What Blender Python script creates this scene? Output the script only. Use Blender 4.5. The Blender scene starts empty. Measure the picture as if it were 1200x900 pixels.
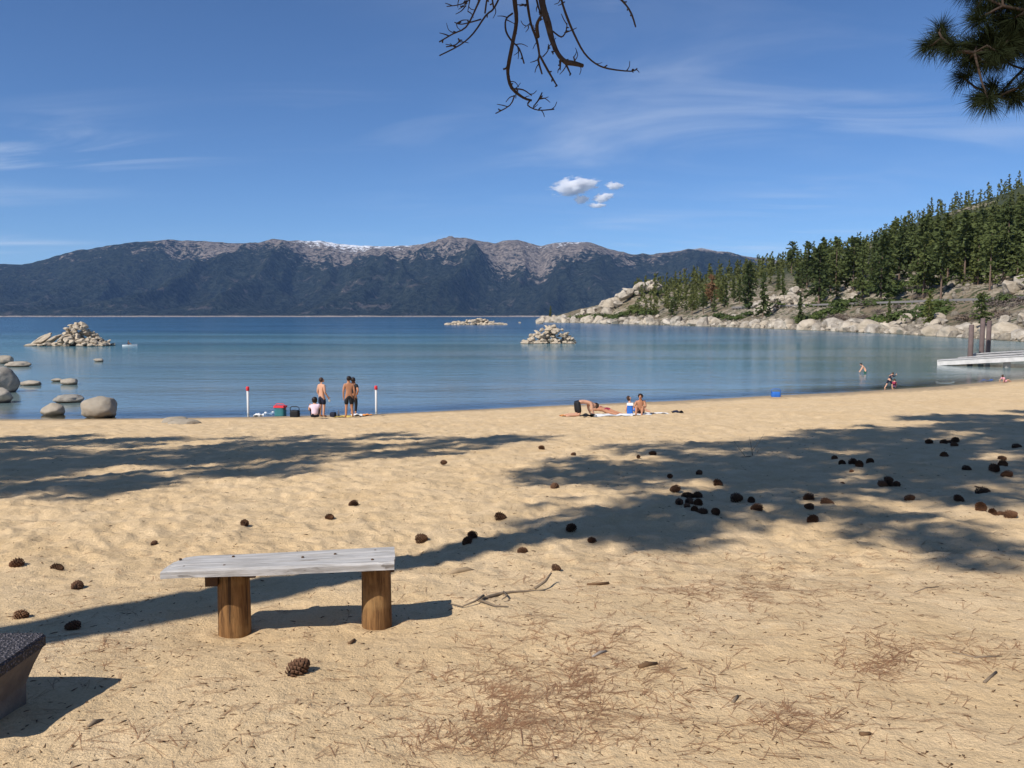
import bpy, bmesh, math, random
import numpy as np
from mathutils import Vector, Matrix, Euler

scene = bpy.context.scene
COL = scene.collection
R = math.radians

# ------------------------------------------------------------------ camera
CAM_H = 4.5            # above the lake
FPX, W0, H0, HORIZ = 970.0, 1200.0, 900.0, 371.0
cam_d = bpy.data.cameras.new('camera')
cam = bpy.data.objects.new('camera', cam_d)
COL.objects.link(cam)
cam_d.sensor_fit = 'HORIZONTAL'
cam_d.sensor_width = 36.0
cam_d.lens = 36.0 * FPX / W0
cam_d.clip_start = 0.1
cam_d.clip_end = 90000.0
PITCH = math.atan((H0 / 2 - HORIZ) / FPX)
cam.location = (0, 0, CAM_H)
cam.rotation_euler = (R(90) - PITCH, 0, 0)
scene.camera = cam

# ------------------------------------------------------------------ light
SUN_EL = R(44.0)
SH = Vector((0.69, 0.72, 0.0)).normalized()          # the way shadows fall
world = bpy.data.worlds.new('World')
scene.world = world
world.use_nodes = True
nt = world.node_tree
nt.nodes.clear()
w_out = nt.nodes.new('ShaderNodeOutputWorld')
w_bg = nt.nodes.new('ShaderNodeBackground')
w_bg.inputs['Strength'].default_value = 0.1
sky = nt.nodes.new('ShaderNodeTexSky')
sky.sky_type = 'NISHITA'
sky.sun_disc = False
sky.sun_elevation = SUN_EL
sky.sun_rotation = math.atan2(-SH.x, -SH.y)
sky.altitude = 1900.0
sky.air_density = 1.0
sky.dust_density = 0.0
sky.ozone_density = 10.0
# thin cirrus spread over the whole sky
tc = nt.nodes.new('ShaderNodeTexCoord')
sep = nt.nodes.new('ShaderNodeSeparateXYZ')
nt.links.new(tc.outputs['Generated'], sep.inputs[0])
def wmath(op, a, b=None, clamp=False):
    n = nt.nodes.new('ShaderNodeMath'); n.operation = op; n.use_clamp = clamp
    for i, v in enumerate((a, b)):
        if v is None: continue
        if isinstance(v, (int, float)): n.inputs[i].default_value = v
        else: nt.links.new(v, n.inputs[i])
    return n.outputs[0]
zz = wmath('ADD', wmath('MAXIMUM', sep.outputs['Z'], 0.0), 0.12)
comb = nt.nodes.new('ShaderNodeCombineXYZ')
nt.links.new(wmath('DIVIDE', sep.outputs['X'], zz), comb.inputs[0])
nt.links.new(wmath('DIVIDE', sep.outputs['Y'], zz), comb.inputs[1])
def wnoise(scale, rot, stretch, detail, dist, off):
    m = nt.nodes.new('ShaderNodeMapping')
    m.inputs['Rotation'].default_value = (0, 0, rot)
    m.inputs['Scale'].default_value = (stretch, 1, 1)
    m.inputs['Location'].default_value = off
    nt.links.new(comb.outputs[0], m.inputs[0])
    n = nt.nodes.new('ShaderNodeTexNoise')
    n.inputs['Scale'].default_value = scale
    n.inputs['Detail'].default_value = detail
    n.inputs['Roughness'].default_value = 0.55
    n.inputs['Distortion'].default_value = dist
    nt.links.new(m.outputs[0], n.inputs['Vector'])
    return n.outputs['Fac']
def wramp(v, lo, hi):
    m = nt.nodes.new('ShaderNodeMapRange'); m.interpolation_type = 'SMOOTHSTEP'
    m.inputs['From Min'].default_value = lo; m.inputs['From Max'].default_value = hi
    nt.links.new(v, m.inputs['Value'])
    return m.outputs['Result']
wisps = wramp(wnoise(1.5, R(12), 0.45, 9, 1.2, (4.2, 1.7, 0)), 0.42, 0.92)
patch = wramp(wnoise(0.33, R(-20), 0.7, 2, 0.3, (2.0, 6.1, 3)), 0.42, 0.68)
wisps2 = wramp(wnoise(2.4, R(18), 0.32, 9, 1.0, (2.5, 14, 1)), 0.50, 0.80)
patch2 = wramp(wnoise(0.55, R(8), 0.8, 2, 0.3, (7.0, 6.0, 9)), 0.47, 0.64)
cfac = wmath('MULTIPLY', wmath('MAXIMUM', wmath('MULTIPLY', wisps, patch), wmath('MULTIPLY', wmath('MULTIPLY', wisps2, patch2), 0.75)), 0.62, True)
wmix = nt.nodes.new('ShaderNodeMix'); wmix.data_type = 'RGBA'
nt.links.new(cfac, wmix.inputs[0])
nt.links.new(sky.outputs[0], wmix.inputs[6])
wmix.inputs[7].default_value = (7.0, 7.6, 8.6, 1)
nt.links.new(wmix.outputs[2], w_bg.inputs['Color'])
nt.links.new(w_bg.outputs[0], w_out.inputs[0])

sun_d = bpy.data.lights.new('sun', 'SUN')
sun_d.energy = 5.0
sun_d.angle = R(0.53)
sun_d.color = (1.0, 0.955, 0.905)
sun = bpy.data.objects.new('sun', sun_d)
COL.objects.link(sun)
sd = Vector((SH.x * math.cos(SUN_EL), SH.y * math.cos(SUN_EL), -math.sin(SUN_EL)))
sun.rotation_euler = sd.to_track_quat('-Z', 'Y').to_euler()
sun.location = (-20, -20, 40)

vs = scene.view_settings
vs.view_transform = 'Standard'; vs.look = 'None'; vs.exposure = 0.12; vs.gamma = 1.0; vs.use_curve_mapping = False
scene.render.engine = 'CYCLES'
cy = scene.cycles
cy.use_denoising = True
cy.max_bounces = 12; cy.diffuse_bounces = 3; cy.glossy_bounces = 3; cy.transparent_max_bounces = 8; cy.volume_bounces = 10
cy.transmission_bounces = 2
cy.sample_clamp_indirect = 4.0

# ------------------------------------------------------------------ noise helpers (numpy)
def _hash(ix, iy, seed):
    h = (ix.astype(np.int64) * 374761393 + iy.astype(np.int64) * 668265263 + seed * 974634777) & 0xFFFFFFFF
    h = ((h ^ (h >> 13)) * 1274126177) & 0xFFFFFFFF
    h = ((h ^ (h >> 16)) * 2246822519) & 0xFFFFFFFF
    return ((h ^ (h >> 15)) & 0xFFFFFF) / float(0xFFFFFF)
def vnoise(x, y, seed=0):
    ix = np.floor(x); iy = np.floor(y); fx = x - ix; fy = y - iy
    u = fx * fx * fx * (fx * (fx * 6 - 15) + 10); v = fy * fy * fy * (fy * (fy * 6 - 15) + 10)
    a = _hash(ix, iy, seed); b = _hash(ix + 1, iy, seed); c = _hash(ix, iy + 1, seed); d = _hash(ix + 1, iy + 1, seed)
    return (a * (1 - u) + b * u) * (1 - v) + (c * (1 - u) + d * u) * v
def fbm(x, y, octv=4, seed=0, gain=0.5):
    t = np.zeros_like(x, dtype=float); a = 1.0; s = 0.0
    for i in range(octv):
        t += a * (vnoise(x * 2 ** i + 17.3 * i, y * 2 ** i - 9.1 * i, seed + i) * 2 - 1); s += a; a *= gain
    return t / s
def ridged(x, y, octv=4, seed=0):
    t = np.zeros_like(x, dtype=float); a = 1.0; s = 0.0
    for i in range(octv):
        n = 1 - np.abs(vnoise(x * 2 ** i + 5.3 * i, y * 2 ** i + 3.7 * i, seed + i) * 2 - 1); t += a * n * n; s += a; a *= 0.5
    return t / s
def worley(x, y, seed=0):
    ix = np.floor(x); iy = np.floor(y); best = np.full(x.shape, 9.0)
    for dx in (-1, 0, 1):
        for dy in (-1, 0, 1):
            jx = ix + dx; jy = iy + dy
            px = jx + _hash(jx, jy, seed); py = jy + _hash(jx, jy, seed + 51)
            best = np.minimum(best, (px - x) ** 2 + (py - y) ** 2)
    return np.sqrt(best)
def sstep(a, b, x):
    t = np.clip((x - a) / (b - a), 0, 1); return t * t * (3 - 2 * t)

# ------------------------------------------------------------------ object helpers
def mesh_obj(name, verts, faces, mat=None, parent=None, smooth=False, link=True):
    me = bpy.data.meshes.new(name)
    me.from_pydata([tuple(v) for v in verts], [], [tuple(f) for f in faces])
    if mat: me.materials.append(mat)
    if smooth: me.polygons.foreach_set('use_smooth', [True] * len(me.polygons))
    me.update()
    o = bpy.data.objects.new(name, me)
    if link: COL.objects.link(o)
    if parent: o.parent = parent
    return o
def np_mesh(name, V, F, mat=None, smooth=True, parent=None, nper=4):
    """fast mesh from arrays: V (n,3), F (m,nper)"""
    me = bpy.data.meshes.new(name)
    V = np.ascontiguousarray(V, dtype=np.float32); F = np.ascontiguousarray(F, dtype=np.int32)
    me.vertices.add(len(V)); me.vertices.foreach_set('co', V.ravel())
    me.loops.add(F.size); me.loops.foreach_set('vertex_index', F.ravel())
    me.polygons.add(len(F))
    me.polygons.foreach_set('loop_start', np.arange(0, F.size, nper, dtype=np.int32))
    if smooth: me.polygons.foreach_set('use_smooth', np.ones(len(F), dtype=bool))
    me.update(calc_edges=True); me.validate()
    if mat: me.materials.append(mat)
    o = bpy.data.objects.new(name, me); COL.objects.link(o)
    if parent: o.parent = parent
    return o
def grid_faces(nr, nc, wrap=False):
    r = np.arange(nr - 1)[:, None]; c = np.arange(nc if wrap else nc - 1)[None, :]
    c2 = (c + 1) % nc
    return np.stack([r * nc + c, r * nc + c2, (r + 1) * nc + c2, (r + 1) * nc + c], -1).reshape(-1, 4)
def empty(name, loc=(0, 0, 0), rz=0.0):
    o = bpy.data.objects.new(name, None); o.empty_display_size = 0.2
    o.location = loc; o.rotation_euler = (0, 0, rz); COL.objects.link(o); return o
def tag(o, label=None, cat=None, group=None, kind=None):
    if label: o['label'] = label
    if cat: o['category'] = cat
    if group: o['group'] = group
    if kind: o['kind'] = kind
    return o
def copy_tree(o, parent=None):
    c = o.copy(); COL.objects.link(c)
    if parent: c.parent = parent
    for ch in list(o.children): copy_tree(ch, c)
    return c

class MB:
    def __init__(s): s.v = []; s.f = []
    def add(s, verts, faces):
        b = len(s.v); s.v.extend(verts); s.f.extend([tuple(i + b for i in f) for f in faces])
    def box(s, c, size, rot=None, taper=1.0):
        x, y, z = size[0] / 2, size[1] / 2, size[2] / 2
        p = [Vector((sx * x * (taper if sz > 0 else 1), sy * y * (taper if sz > 0 else 1), sz * z)) for sz in (-1, 1) for sx, sy in ((-1, -1), (1, -1), (1, 1), (-1, 1))]
        if rot is not None: p = [rot @ q for q in p]
        s.add([q + Vector(c) for q in p], [(3, 2, 1, 0), (4, 5, 6, 7), (0, 1, 5, 4), (1, 2, 6, 5), (2, 3, 7, 6), (3, 0, 4, 7)])
    def tube(s, pts, radii, n=8, cap=True):
        pts = [Vector(p) for p in pts]
        if isinstance(radii, (int, float)): radii = [radii] * len(pts)
        b = len(s.v); ref = None
        for i, p in enumerate(pts):
            t = (pts[min(i + 1, len(pts) - 1)] - pts[max(i - 1, 0)])
            t = t.normalized() if t.length > 1e-9 else Vector((0, 0, 1))
            if ref is None: ref = Vector((1, 0, 0)) if abs(t.x) < 0.8 else Vector((0, 1, 0))
            a = (ref - t * ref.dot(t)).normalized(); bb = t.cross(a); ref = a
            for k in range(n):
                an = 2 * math.pi * k / n
                s.v.append(p + (a * math.cos(an) + bb * math.sin(an)) * radii[i])
        for i in range(len(pts) - 1):
            for k in range(n):
                s.f.append((b + i * n + k, b + i * n + (k + 1) % n, b + (i + 1) * n + (k + 1) % n, b + (i + 1) * n + k))
        if cap:
            s.f.append(tuple(b + k for k in reversed(range(n)))); s.f.append(tuple(b + (len(pts) - 1) * n + k for k in range(n)))
    def build(s, name, mat=None, parent=None, smooth=False): return mesh_obj(name, s.v, s.f, mat, parent, smooth)

# ------------------------------------------------------------------ material helper
class NT:
    def __init__(s, name):
        s.m = bpy.data.materials.new(name); s.m.use_nodes = True; s.t = s.m.node_tree
        s.b = s.t.nodes['Principled BSDF']; s.out = s.t.nodes['Material Output']
        s.b.inputs['Specular IOR Level'].default_value = 0.25
    def n(s, typ, **kw):
        n = s.t.nodes.new(typ)
        for k, v in kw.items(): setattr(n, k, v)
        return n
    def link(s, a, b): s.t.links.new(a, b)
    def val(s, inp, v):
        if hasattr(v, 'is_linked') or isinstance(v, bpy.types.NodeSocket): s.link(v, inp)
        else: inp.default_value = v
    def coord(s, which='Object', scale=None, rot=None, loc=None):
        tcn = s.n('ShaderNodeTexCoord'); o = tcn.outputs[which]
        if scale is None and rot is None and loc is None: return o
        m = s.n('ShaderNodeMapping'); s.link(o, m.inputs[0])
        if scale is not None: m.inputs['Scale'].default_value = scale
        if rot is not None: m.inputs['Rotation'].default_value = rot
        if loc is not None: m.inputs['Location'].default_value = loc
        return m.outputs[0]
    def noise(s, vec, scale, detail=4, rough=0.55, dist=0.0, col=False):
        n = s.n('ShaderNodeTexNoise'); s.link(vec, n.inputs['Vector'])
        n.inputs['Scale'].default_value = scale; n.inputs['Detail'].default_value = detail
        n.inputs['Roughness'].default_value = rough; n.inputs['Distortion'].default_value = dist
        return n.outputs['Color' if col else 'Fac']
    def voro(s, vec, scale, feature='F1', out='Distance', rand=1.0):
        n = s.n('ShaderNodeTexVoronoi', feature=feature); s.link(vec, n.inputs['Vector'])
        n.inputs['Scale'].default_value = scale; n.inputs['Randomness'].default_value = rand
        return n.outputs[out]
    def ramp(s, v, lo, hi, to0=0.0, to1=1.0):
        m = s.n('ShaderNodeMapRange', interpolation_type='SMOOTHSTEP')
        s.link(v, m.inputs['Value'])
        m.inputs['From Min'].default_value = lo; m.inputs['From Max'].default_value = hi
        m.inputs['To Min'].default_value = to0; m.inputs['To Max'].default_value = to1
        return m.outputs['Result']
    def math(s, op, a, b=None, clamp=False):
        n = s.n('ShaderNodeMath', operation=op, use_clamp=clamp); s.val(n.inputs[0], a)
        if b is not None: s.val(n.inputs[1], b)
        return n.outputs[0]
    def mix(s, f, a, b, blend='MIX'):
        n = s.n('ShaderNodeMix', data_type='RGBA', blend_type=blend)
        s.val(n.inputs[0], f)
        for i, c in ((6, a), (7, b)):
            if isinstance(c, tuple): n.inputs[i].default_value = (c[0], c[1], c[2], 1)
            else: s.link(c, n.inputs[i])
        return n.outputs[2]
    def color(s, c):
        if isinstance(c, tuple): s.b.inputs['Base Color'].default_value = (c[0], c[1], c[2], 1)
        else: s.link(c, s.b.inputs['Base Color'])
    def rough(s, r): s.val(s.b.inputs['Roughness'], r)
    def bump(s, h, strength=0.5, dist=0.02, normal=None):
        n = s.n('ShaderNodeBump'); s.link(h, n.inputs['Height'])
        n.inputs['Strength'].default_value = strength; n.inputs['Distance'].default_value = dist
        if normal is not None: s.link(normal, n.inputs['Normal'])
        s.link(n.outputs[0], s.b.inputs['Normal']); return n.outputs[0]
    def rnd(s): return s.n('ShaderNodeObjectInfo').outputs['Random']
    def sepz(s, vec, ax='Z'):
        n = s.n('ShaderNodeSeparateXYZ'); s.link(vec, n.inputs[0]); return n.outputs[ax]
def simple(name, c, rough=0.7, var=0.15, scale=8.0, bump=0.0):
    m = NT(name); co = m.coord()
    n = m.noise(co, scale, 4)
    d = tuple(x * (1 - var) for x in c); l = tuple(min(1, x * (1 + var)) for x in c)
    m.color(m.mix(n, d, l)); m.rough(rough)
    if bump: m.bump(m.noise(co, scale * 4, 5), 0.6, bump)
    return m.m

# ------------------------------------------------------------------ shape of the ground
SHX = np.array([-400, -120, -60, -22.3, -16.9, -11.4, -6.3, -1.65, 1.7, 9.1, 14.5, 20.3, 27.4, 34.8, 37, 50, 62, 75, 90, 110, 400])
SHY = np.array([10, 26, 33, 36.1, 36.4, 37.0, 38.1, 40, 41.6, 44.3, 46.9, 49.3, 53.2, 58.2, 59.8, 70, 80, 92, 125, 170, 700])
def beach_base(x, y):
    ys = np.interp(x, SHX, SHY)
    z = 2.9 * (1 - y / ys)
    z = np.where(y < 0, 2.9 - 0.02 * y + 0.0 * x, z)
    z = np.where(y > ys, np.maximum(-0.09 * (y - ys), -3.2), z)
    return z
def beach_relief(x, y):
    """trampled sand: hollows, humps and footprints"""
    ys = np.interp(x, SHX, SHY)
    dry = sstep(0.3, 3.0, ys - y)
    far = sstep(5.2, 8.0, y)                      # more trampled past the bench
    h = 0.05 * fbm(x / 2.6, y / 2.6, 3, 3)
    h += (0.010 + 0.020 * far) * fbm(x / 0.42, y / 0.42, 3, 11)
    wx = x + 0.10 * fbm(x * 3, y * 3, 2, 31); wy = y + 0.10 * fbm(x * 3, y * 3, 2, 37)
    w1 = worley(wx / 0.42, wy / 0.36, 7)
    h -= (0.008 + 0.022 * far) * np.clip(1 - (w1 / 0.62) ** 2, 0, 1)
    w2 = worley(wx / 0.19, wy / 0.17, 19)
    h -= (0.005 + 0.020 * far) * np.clip(1 - (w2 / 0.6) ** 2, 0, 1)
    h += (0.004 + 0.007 * far) * fbm(x / 0.09, y / 0.07, 3, 23)
    w3 = worley(x / 0.9 + 3, y / 0.75, 29)
    h -= 0.016 * far * np.clip(1 - (w3 / 0.5) ** 2, 0, 1)
    h = h * dry
    for bx_, by_ in ((-1.780, 5.17), (-0.885, 5.295)):        # scoured round the bench posts
        r = np.hypot(x - bx_, y - by_); h += -0.065 * np.exp(-(r / 0.42) ** 2) + 0.014 * np.exp(-((r - 0.17) / 0.05) ** 2)
    return h
def gz(x, y):
    a = np.array([float(x)]); b = np.array([float(y)])
    return float(beach_base(a, b)[0] + beach_relief(a, b)[0])
def on_ground(px, py):
    """point of the sand seen at a spot of the photograph"""
    dx = (px - 600) / FPX; dz = -(py - HORIZ) / FPX
    ys = np.linspace(1.5, 75, 30000)
    g = beach_base(dx * ys, ys)
    i = int(np.argmax((CAM_H + dz * ys) <= g))
    y = float(ys[i]); return Vector((dx * y, y, gz(dx * y, y)))
def on_water(px, py, z=0.0):
    y = (CAM_H - z) * FPX / (py - HORIZ); return Vector(((px - 600) / FPX * y, y, z))
def at(px, py, y): return Vector(((px - 600) / FPX * y, y, CAM_H - (py - HORIZ) / FPX * y))

HEAD = np.array([(60, 70), (80, 97), (93, 145), (101, 215), (99, 270), (95, 330), (86, 416), (58, 545), (26, 671), (22, 700), (40, 760), (120, 900), (300, 1400), (600, 2000), (1000, 2500), (1600, 2900), (3200, 3200), (3200, -600), (260, -600), (140, -40)], float)
def head_sd(x, y):
    """distance inland (positive) from the headland's shore"""
    P = HEAD; n = len(P); best = np.full(x.shape, 1e18); ins = np.zeros(x.shape, bool)
    for i in range(n):
        a = P[i]; b = P[(i + 1) % n]; e = b - a
        t = np.clip(((x - a[0]) * e[0] + (y - a[1]) * e[1]) / (e @ e), 0, 1)
        if i != n - 1 and not (15 <= i <= 18):
            best = np.minimum(best, (x - a[0] - t * e[0]) ** 2 + (y - a[1] - t * e[1]) ** 2)
        c = ((a[1] > y) != (b[1] > y)) & (x < (b[0] - a[0]) * (y - a[1]) / (b[1] - a[1] + 1e-12) + a[0])
        ins ^= c
    d = np.sqrt(best)
    return np.where(ins, d, -d)
def road_w(y): return sstep(135, 165, y) * (1 - sstep(395, 440, y))
ROAD_IN, ROAD_OUT, ROAD_Z = 23.0, 34.0, 8.2
def head_z(x, y, sd=None):
    if sd is None: sd = head_sd(x, y)
    wob = 7.0 * fbm(x / 22, y / 22, 3, 71) * sstep(-12, 4, sd)
    s = sd + 0.35 * wob
    z = np.interp(s, [0, 30, 60, 120, 180, 250, 400, 700, 1300, 3000], [0, 9.8, 17, 29, 43, 62, 124, 215, 270, 290])
    z += sstep(30, 110, s) * (9 * fbm(x / 70, y / 70, 4, 83)) + sstep(3, 30, s) * 1.6 * fbm(x / 13, y / 13, 3, 89)
    z += 8.0 * np.exp(-((x - 90) / 26) ** 2 - ((y - 585) / 42) ** 2) * sstep(4, 18, sd)
    rw = road_w(y)
    flat = sstep(ROAD_IN - 5, ROAD_IN - 0.5, sd) * (1 - sstep(ROAD_OUT + 0.5, ROAD_OUT + 9, sd)) * rw
    z = z * (1 - flat) + ROAD_Z * flat
    z = np.where(s < 0, np.maximum(0.22 * s, -5), z)
    return z
def hz(x, y): return float(head_z(np.array([float(x)]), np.array([float(y)]))[0])
# ================================================================== MATERIALS OF THE SETTING
def mat_sand():
    m = NT('sand'); co = m.coord()
    big = m.noise(co, 0.35, 3); mid = m.noise(co, 2.2, 5); fine = m.noise(co, 60, 4, 0.7); grain = m.noise(co, 420, 2, 0.8)
    c = m.mix(m.ramp(mid, 0.3, 0.75), (0.64, 0.460, 0.252), (0.75, 0.555, 0.325))
    c = m.mix(m.math('MULTIPLY', m.ramp(big, 0.45, 0.7), 0.5), c, (0.66, 0.455, 0.232))
    c = m.mix(m.math('MULTIPLY', m.ramp(fine, 0.42, 0.62), 0.30), c, (0.37, 0.255, 0.135))
    c = m.mix(m.math('MULTIPLY', m.ramp(grain, 0.62, 0.75), 0.40), c, (0.22, 0.15, 0.08))
    c = m.mix(m.math('MULTIPLY', m.ramp(grain, 0.36, 0.28), 0.30), c, (0.72, 0.62, 0.46))
    fl = m.noise(co, 19, 4, 0.7, 0.8); fl2 = m.noise(m.coord(scale=(0.6, 1.3, 1), rot=(0, 0, 0.6)), 7.5, 4, 0.75, 1.0)
    c = m.mix(m.math('MULTIPLY', m.ramp(fl, 0.61, 0.71), 0.30), c, (0.26, 0.165, 0.085))
    c = m.mix(m.math('MULTIPLY', m.ramp(fl2, 0.60, 0.72), 0.28), c, (0.33, 0.215, 0.115))
    c = m.mix(m.math('MULTIPLY', m.ramp(fl2, 0.42, 0.30), 0.45), c, (0.78, 0.61, 0.38))
    # wet strip at the water's edge
    z = m.sepz(m.n('ShaderNodeNewGeometry').outputs['Position'])
    wet = m.ramp(z, 0.04, 0.15, 1.0, 0.0)
    m.color(m.mix(m.math('MULTIPLY', wet, 0.62), c, (0.17, 0.125, 0.075)))
    m.rough(m.math('SUBTRACT', 0.95, m.math('MULTIPLY', wet, 0.35)))
    h = m.math('ADD', m.math('MULTIPLY', m.noise(co, 11, 6, 0.68), 1.25), m.math('MULTIPLY', m.noise(co, 90, 4, 0.7), 0.30))
    m.bump(h, 0.8, 0.032)
    return m.m
def mat_rock(name, light=(0.47, 0.42, 0.34), dark=(0.24, 0.21, 0.17), scale=1.0, stain=0.5, wetline=True):
    m = NT(name); co = m.coord(); geo = m.n('ShaderNodeNewGeometry')
    n1 = m.noise(co, 1.3 * scale, 6, 0.65); n2 = m.noise(co, 9 * scale, 5, 0.7); sp = m.noise(co, 55 * scale, 3, 0.8)
    c = m.mix(m.ramp(n1, 0.35, 0.68), dark, light)
    c = m.mix(m.math('MULTIPLY', m.ramp(n2, 0.5, 0.72), stain), c, (0.15, 0.125, 0.095))
    c = m.mix(m.math('MULTIPLY', m.ramp(sp, 0.55, 0.75), 0.35), c, (0.10, 0.09, 0.08))
    rn = m.rnd()
    c = m.mix(m.math('MULTIPLY', m.ramp(rn, 0.0, 1.0), 0.45), c, (0.50, 0.40, 0.27))
    c = m.mix(m.math('MULTIPLY', m.ramp(rn, 0.75, 0.95), 0.30), c, (0.22, 0.20, 0.17))
    if wetline:
        z = m.sepz(geo.outputs['Position'])
        zn = m.math('ADD', z, m.math('MULTIPLY', m.noise(geo.outputs['Position'], 2.0, 3), 0.12))
        c = m.mix(m.math('MULTIPLY', m.ramp(zn, 0.10, 0.26, 1.0, 0.0), 0.75), c, (0.05, 0.042, 0.028))
    m.color(c); m.rough(0.9)
    m.bump(m.math('ADD', m.noise(co, 5 * scale, 6, 0.65), m.math('MULTIPLY', m.noise(co, 40 * scale, 4, 0.7), 0.3)), 0.7, 0.06 / scale)
    return m.m
def mat_hill():
    m = NT('hillside ground'); geo = m.n('ShaderNodeNewGeometry'); co = geo.outputs['Position']
    n1 = m.noise(co, 0.06, 5, 0.6); n2 = m.noise(co, 0.35, 5, 0.65); n3 = m.noise(co, 1.6, 4, 0.7); n4 = m.noise(co, 0.018, 4, 0.6)
    rock = m.mix(m.ramp(n3, 0.35, 0.65), (0.22, 0.18, 0.13), (0.45, 0.38, 0.28))
    c = m.mix(m.ramp(n1, 0.42, 0.58), rock, (0.20, 0.155, 0.10))
    c = m.mix(m.ramp(n2, 0.48, 0.60), c, (0.055, 0.065, 0.028))
    z = m.sepz(co)
    up = m.ramp(z, 14, 40)
    c = m.mix(m.math('MULTIPLY', up, m.ramp(n4, 0.66, 0.56)), c, (0.045, 0.055, 0.028))
    c = m.mix(m.ramp(z, 2.4, 0.6), c, rock)
    m.color(c); m.rough(0.95)
    m.bump(m.math('ADD', n3, n2), 0.8, 0.8)
    return m.m
def mat_mountain():
    m = NT('mountain cover'); geo = m.n('ShaderNodeNewGeometry'); P = geo.outputs['Position']
    z = m.sepz(P); x = m.sepz(P, 'X')
    big = m.noise(P, 0.0009, 5, 0.6); mid = m.noise(P, 0.0035, 6, 0.65); fin = m.noise(P, 0.016, 4, 0.75)
    att = m.n('ShaderNodeAttribute', attribute_name='rockiness').outputs['Fac']
    forest = m.mix(m.ramp(fin, 0.35, 0.65), (0.004, 0.008, 0.006), (0.038, 0.044, 0.030))
    forest = m.mix(m.math('MULTIPLY', m.ramp(mid, 0.57, 0.68), 0.50), forest, (0.15, 0.12, 0.10))
    rock = m.mix(m.ramp(fin, 0.38, 0.62), (0.085, 0.072, 0.060), (0.31, 0.255, 0.205))
    rk = m.math('ADD', att, m.math('MULTIPLY', m.math('SUBTRACT', mid, 0.5), 1.9))
    rk = m.math('ADD', rk, m.math('MULTIPLY', m.math('SUBTRACT', fin, 0.5), 2.0))
    c = m.mix(m.ramp(rk, 0.38, 0.70), forest, rock)
    sn = m.n('ShaderNodeAttribute', attribute_name='snow').outputs['Fac']
    s2 = m.math('ADD', sn, m.math('MULTIPLY', m.math('SUBTRACT', m.noise(P, 0.011, 6, 0.8), 0.5), 5.0))
    c = m.mix(m.ramp(s2, 0.30, 0.50), c, (0.85, 0.86, 0.88))
    shore = m.ramp(m.math('ADD', z, m.math('MULTIPLY', m.noise(P, 0.004, 3), 14)), 17, 24, 1.0, 0.0)
    c = m.mix(m.math('MULTIPLY', shore, 0.8), c, (0.40, 0.33, 0.27))
    m.color(c); m.rough(1.0); m.b.inputs['Specular IOR Level'].default_value = 0.0
    m.bump(m.math('ADD', fin, mid), 1.0, 80)
    return m.m
def mat_water():
    m = NT('lake water'); t = m.t
    geo = m.n('ShaderNodeNewGeometry'); P = geo.outputs['Position']
    dep = m.n('ShaderNodeAttribute', attribute_name='depth').outputs['Fac']
    # ripples, with calmer and rougher lanes
    def mapped(sc): 
        mp = m.n('ShaderNodeMapping'); m.link(P, mp.inputs[0]); mp.inputs['Scale'].default_value = sc; return mp.outputs[0]
    lanes = m.noise(mapped((0.006, 0.045, 1)), 1.0, 4, 0.55, 0.6)
    lane = m.ramp(lanes, 0.40, 0.62)
    r1 = m.noise(mapped((1.0, 1.9, 1)), 2.1, 3, 0.6, 0.4); r2 = m.noise(mapped((1.0, 1.5, 1)), 0.55, 3, 0.5)
    h = m.math('ADD', m.math('MULTIPLY', r1, 0.35), r2)
    offs = m.ramp(m.sepz(P, 'Y'), 60, 330, 0.40, 1.25)
    h = m.math('MULTIPLY', m.math('MULTIPLY', h, offs), m.math('ADD', 0.35, m.math('MULTIPLY', lane, 0.9)))
    bn = m.n('ShaderNodeBump'); m.link(h, bn.inputs['Height']); bn.inputs['Strength'].default_value = 1.0; bn.inputs['Distance'].default_value = 0.085
    N = bn.outputs[0]
    # colour of the water body, by depth: sandy shallows, then deep blue
    c = m.mix(m.ramp(dep, 0.0, 1.3), (0.25, 0.285, 0.250), (0.130, 0.295, 0.345))
    c = m.mix(m.ramp(dep, 0.7, 2.6), c, (0.022, 0.115, 0.235))
    dark_bands = m.noise(mapped((0.010, 0.05, 1)), 1.0, 3, 0.5)  # long irregular darker bands in the water colour
    c = m.mix(m.math('MULTIPLY', m.ramp(dark_bands, 0.52, 0.64), 0.35), c, (0.016, 0.036, 0.062))
    dif = m.n('ShaderNodeBsdfDiffuse'); m.link(c, dif.inputs['Color'])
    tr = m.n('ShaderNodeBsdfTransparent'); tr.inputs['Color'].default_value = (0.82, 0.90, 0.90, 1)
    gl = m.n('ShaderNodeBsdfGlossy'); gl.inputs['Roughness'].default_value = 0.10; m.link(N, gl.inputs['Normal'])
    fr = m.n('ShaderNodeFresnel'); fr.inputs['IOR'].default_value = 1.33; m.link(N, fr.inputs['Normal'])
    m1 = m.n('ShaderNodeMixShader'); m.link(m.ramp(dep, 0.04, 0.45), m1.inputs[0]); m.link(tr.outputs[0], m1.inputs[1]); m.link(dif.outputs[0], m1.inputs[2])
    m2 = m.n('ShaderNodeMixShader'); m.link(m.math('MULTIPLY', fr.outputs[0], 0.68), m2.inputs[0]); m.link(m1.outputs[0], m2.inputs[1]); m.link(gl.outputs[0], m2.inputs[2])
    m.link(m2.outputs[0], m.out.inputs['Surface'])
    t.nodes.remove(m.b)
    return m.m

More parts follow.
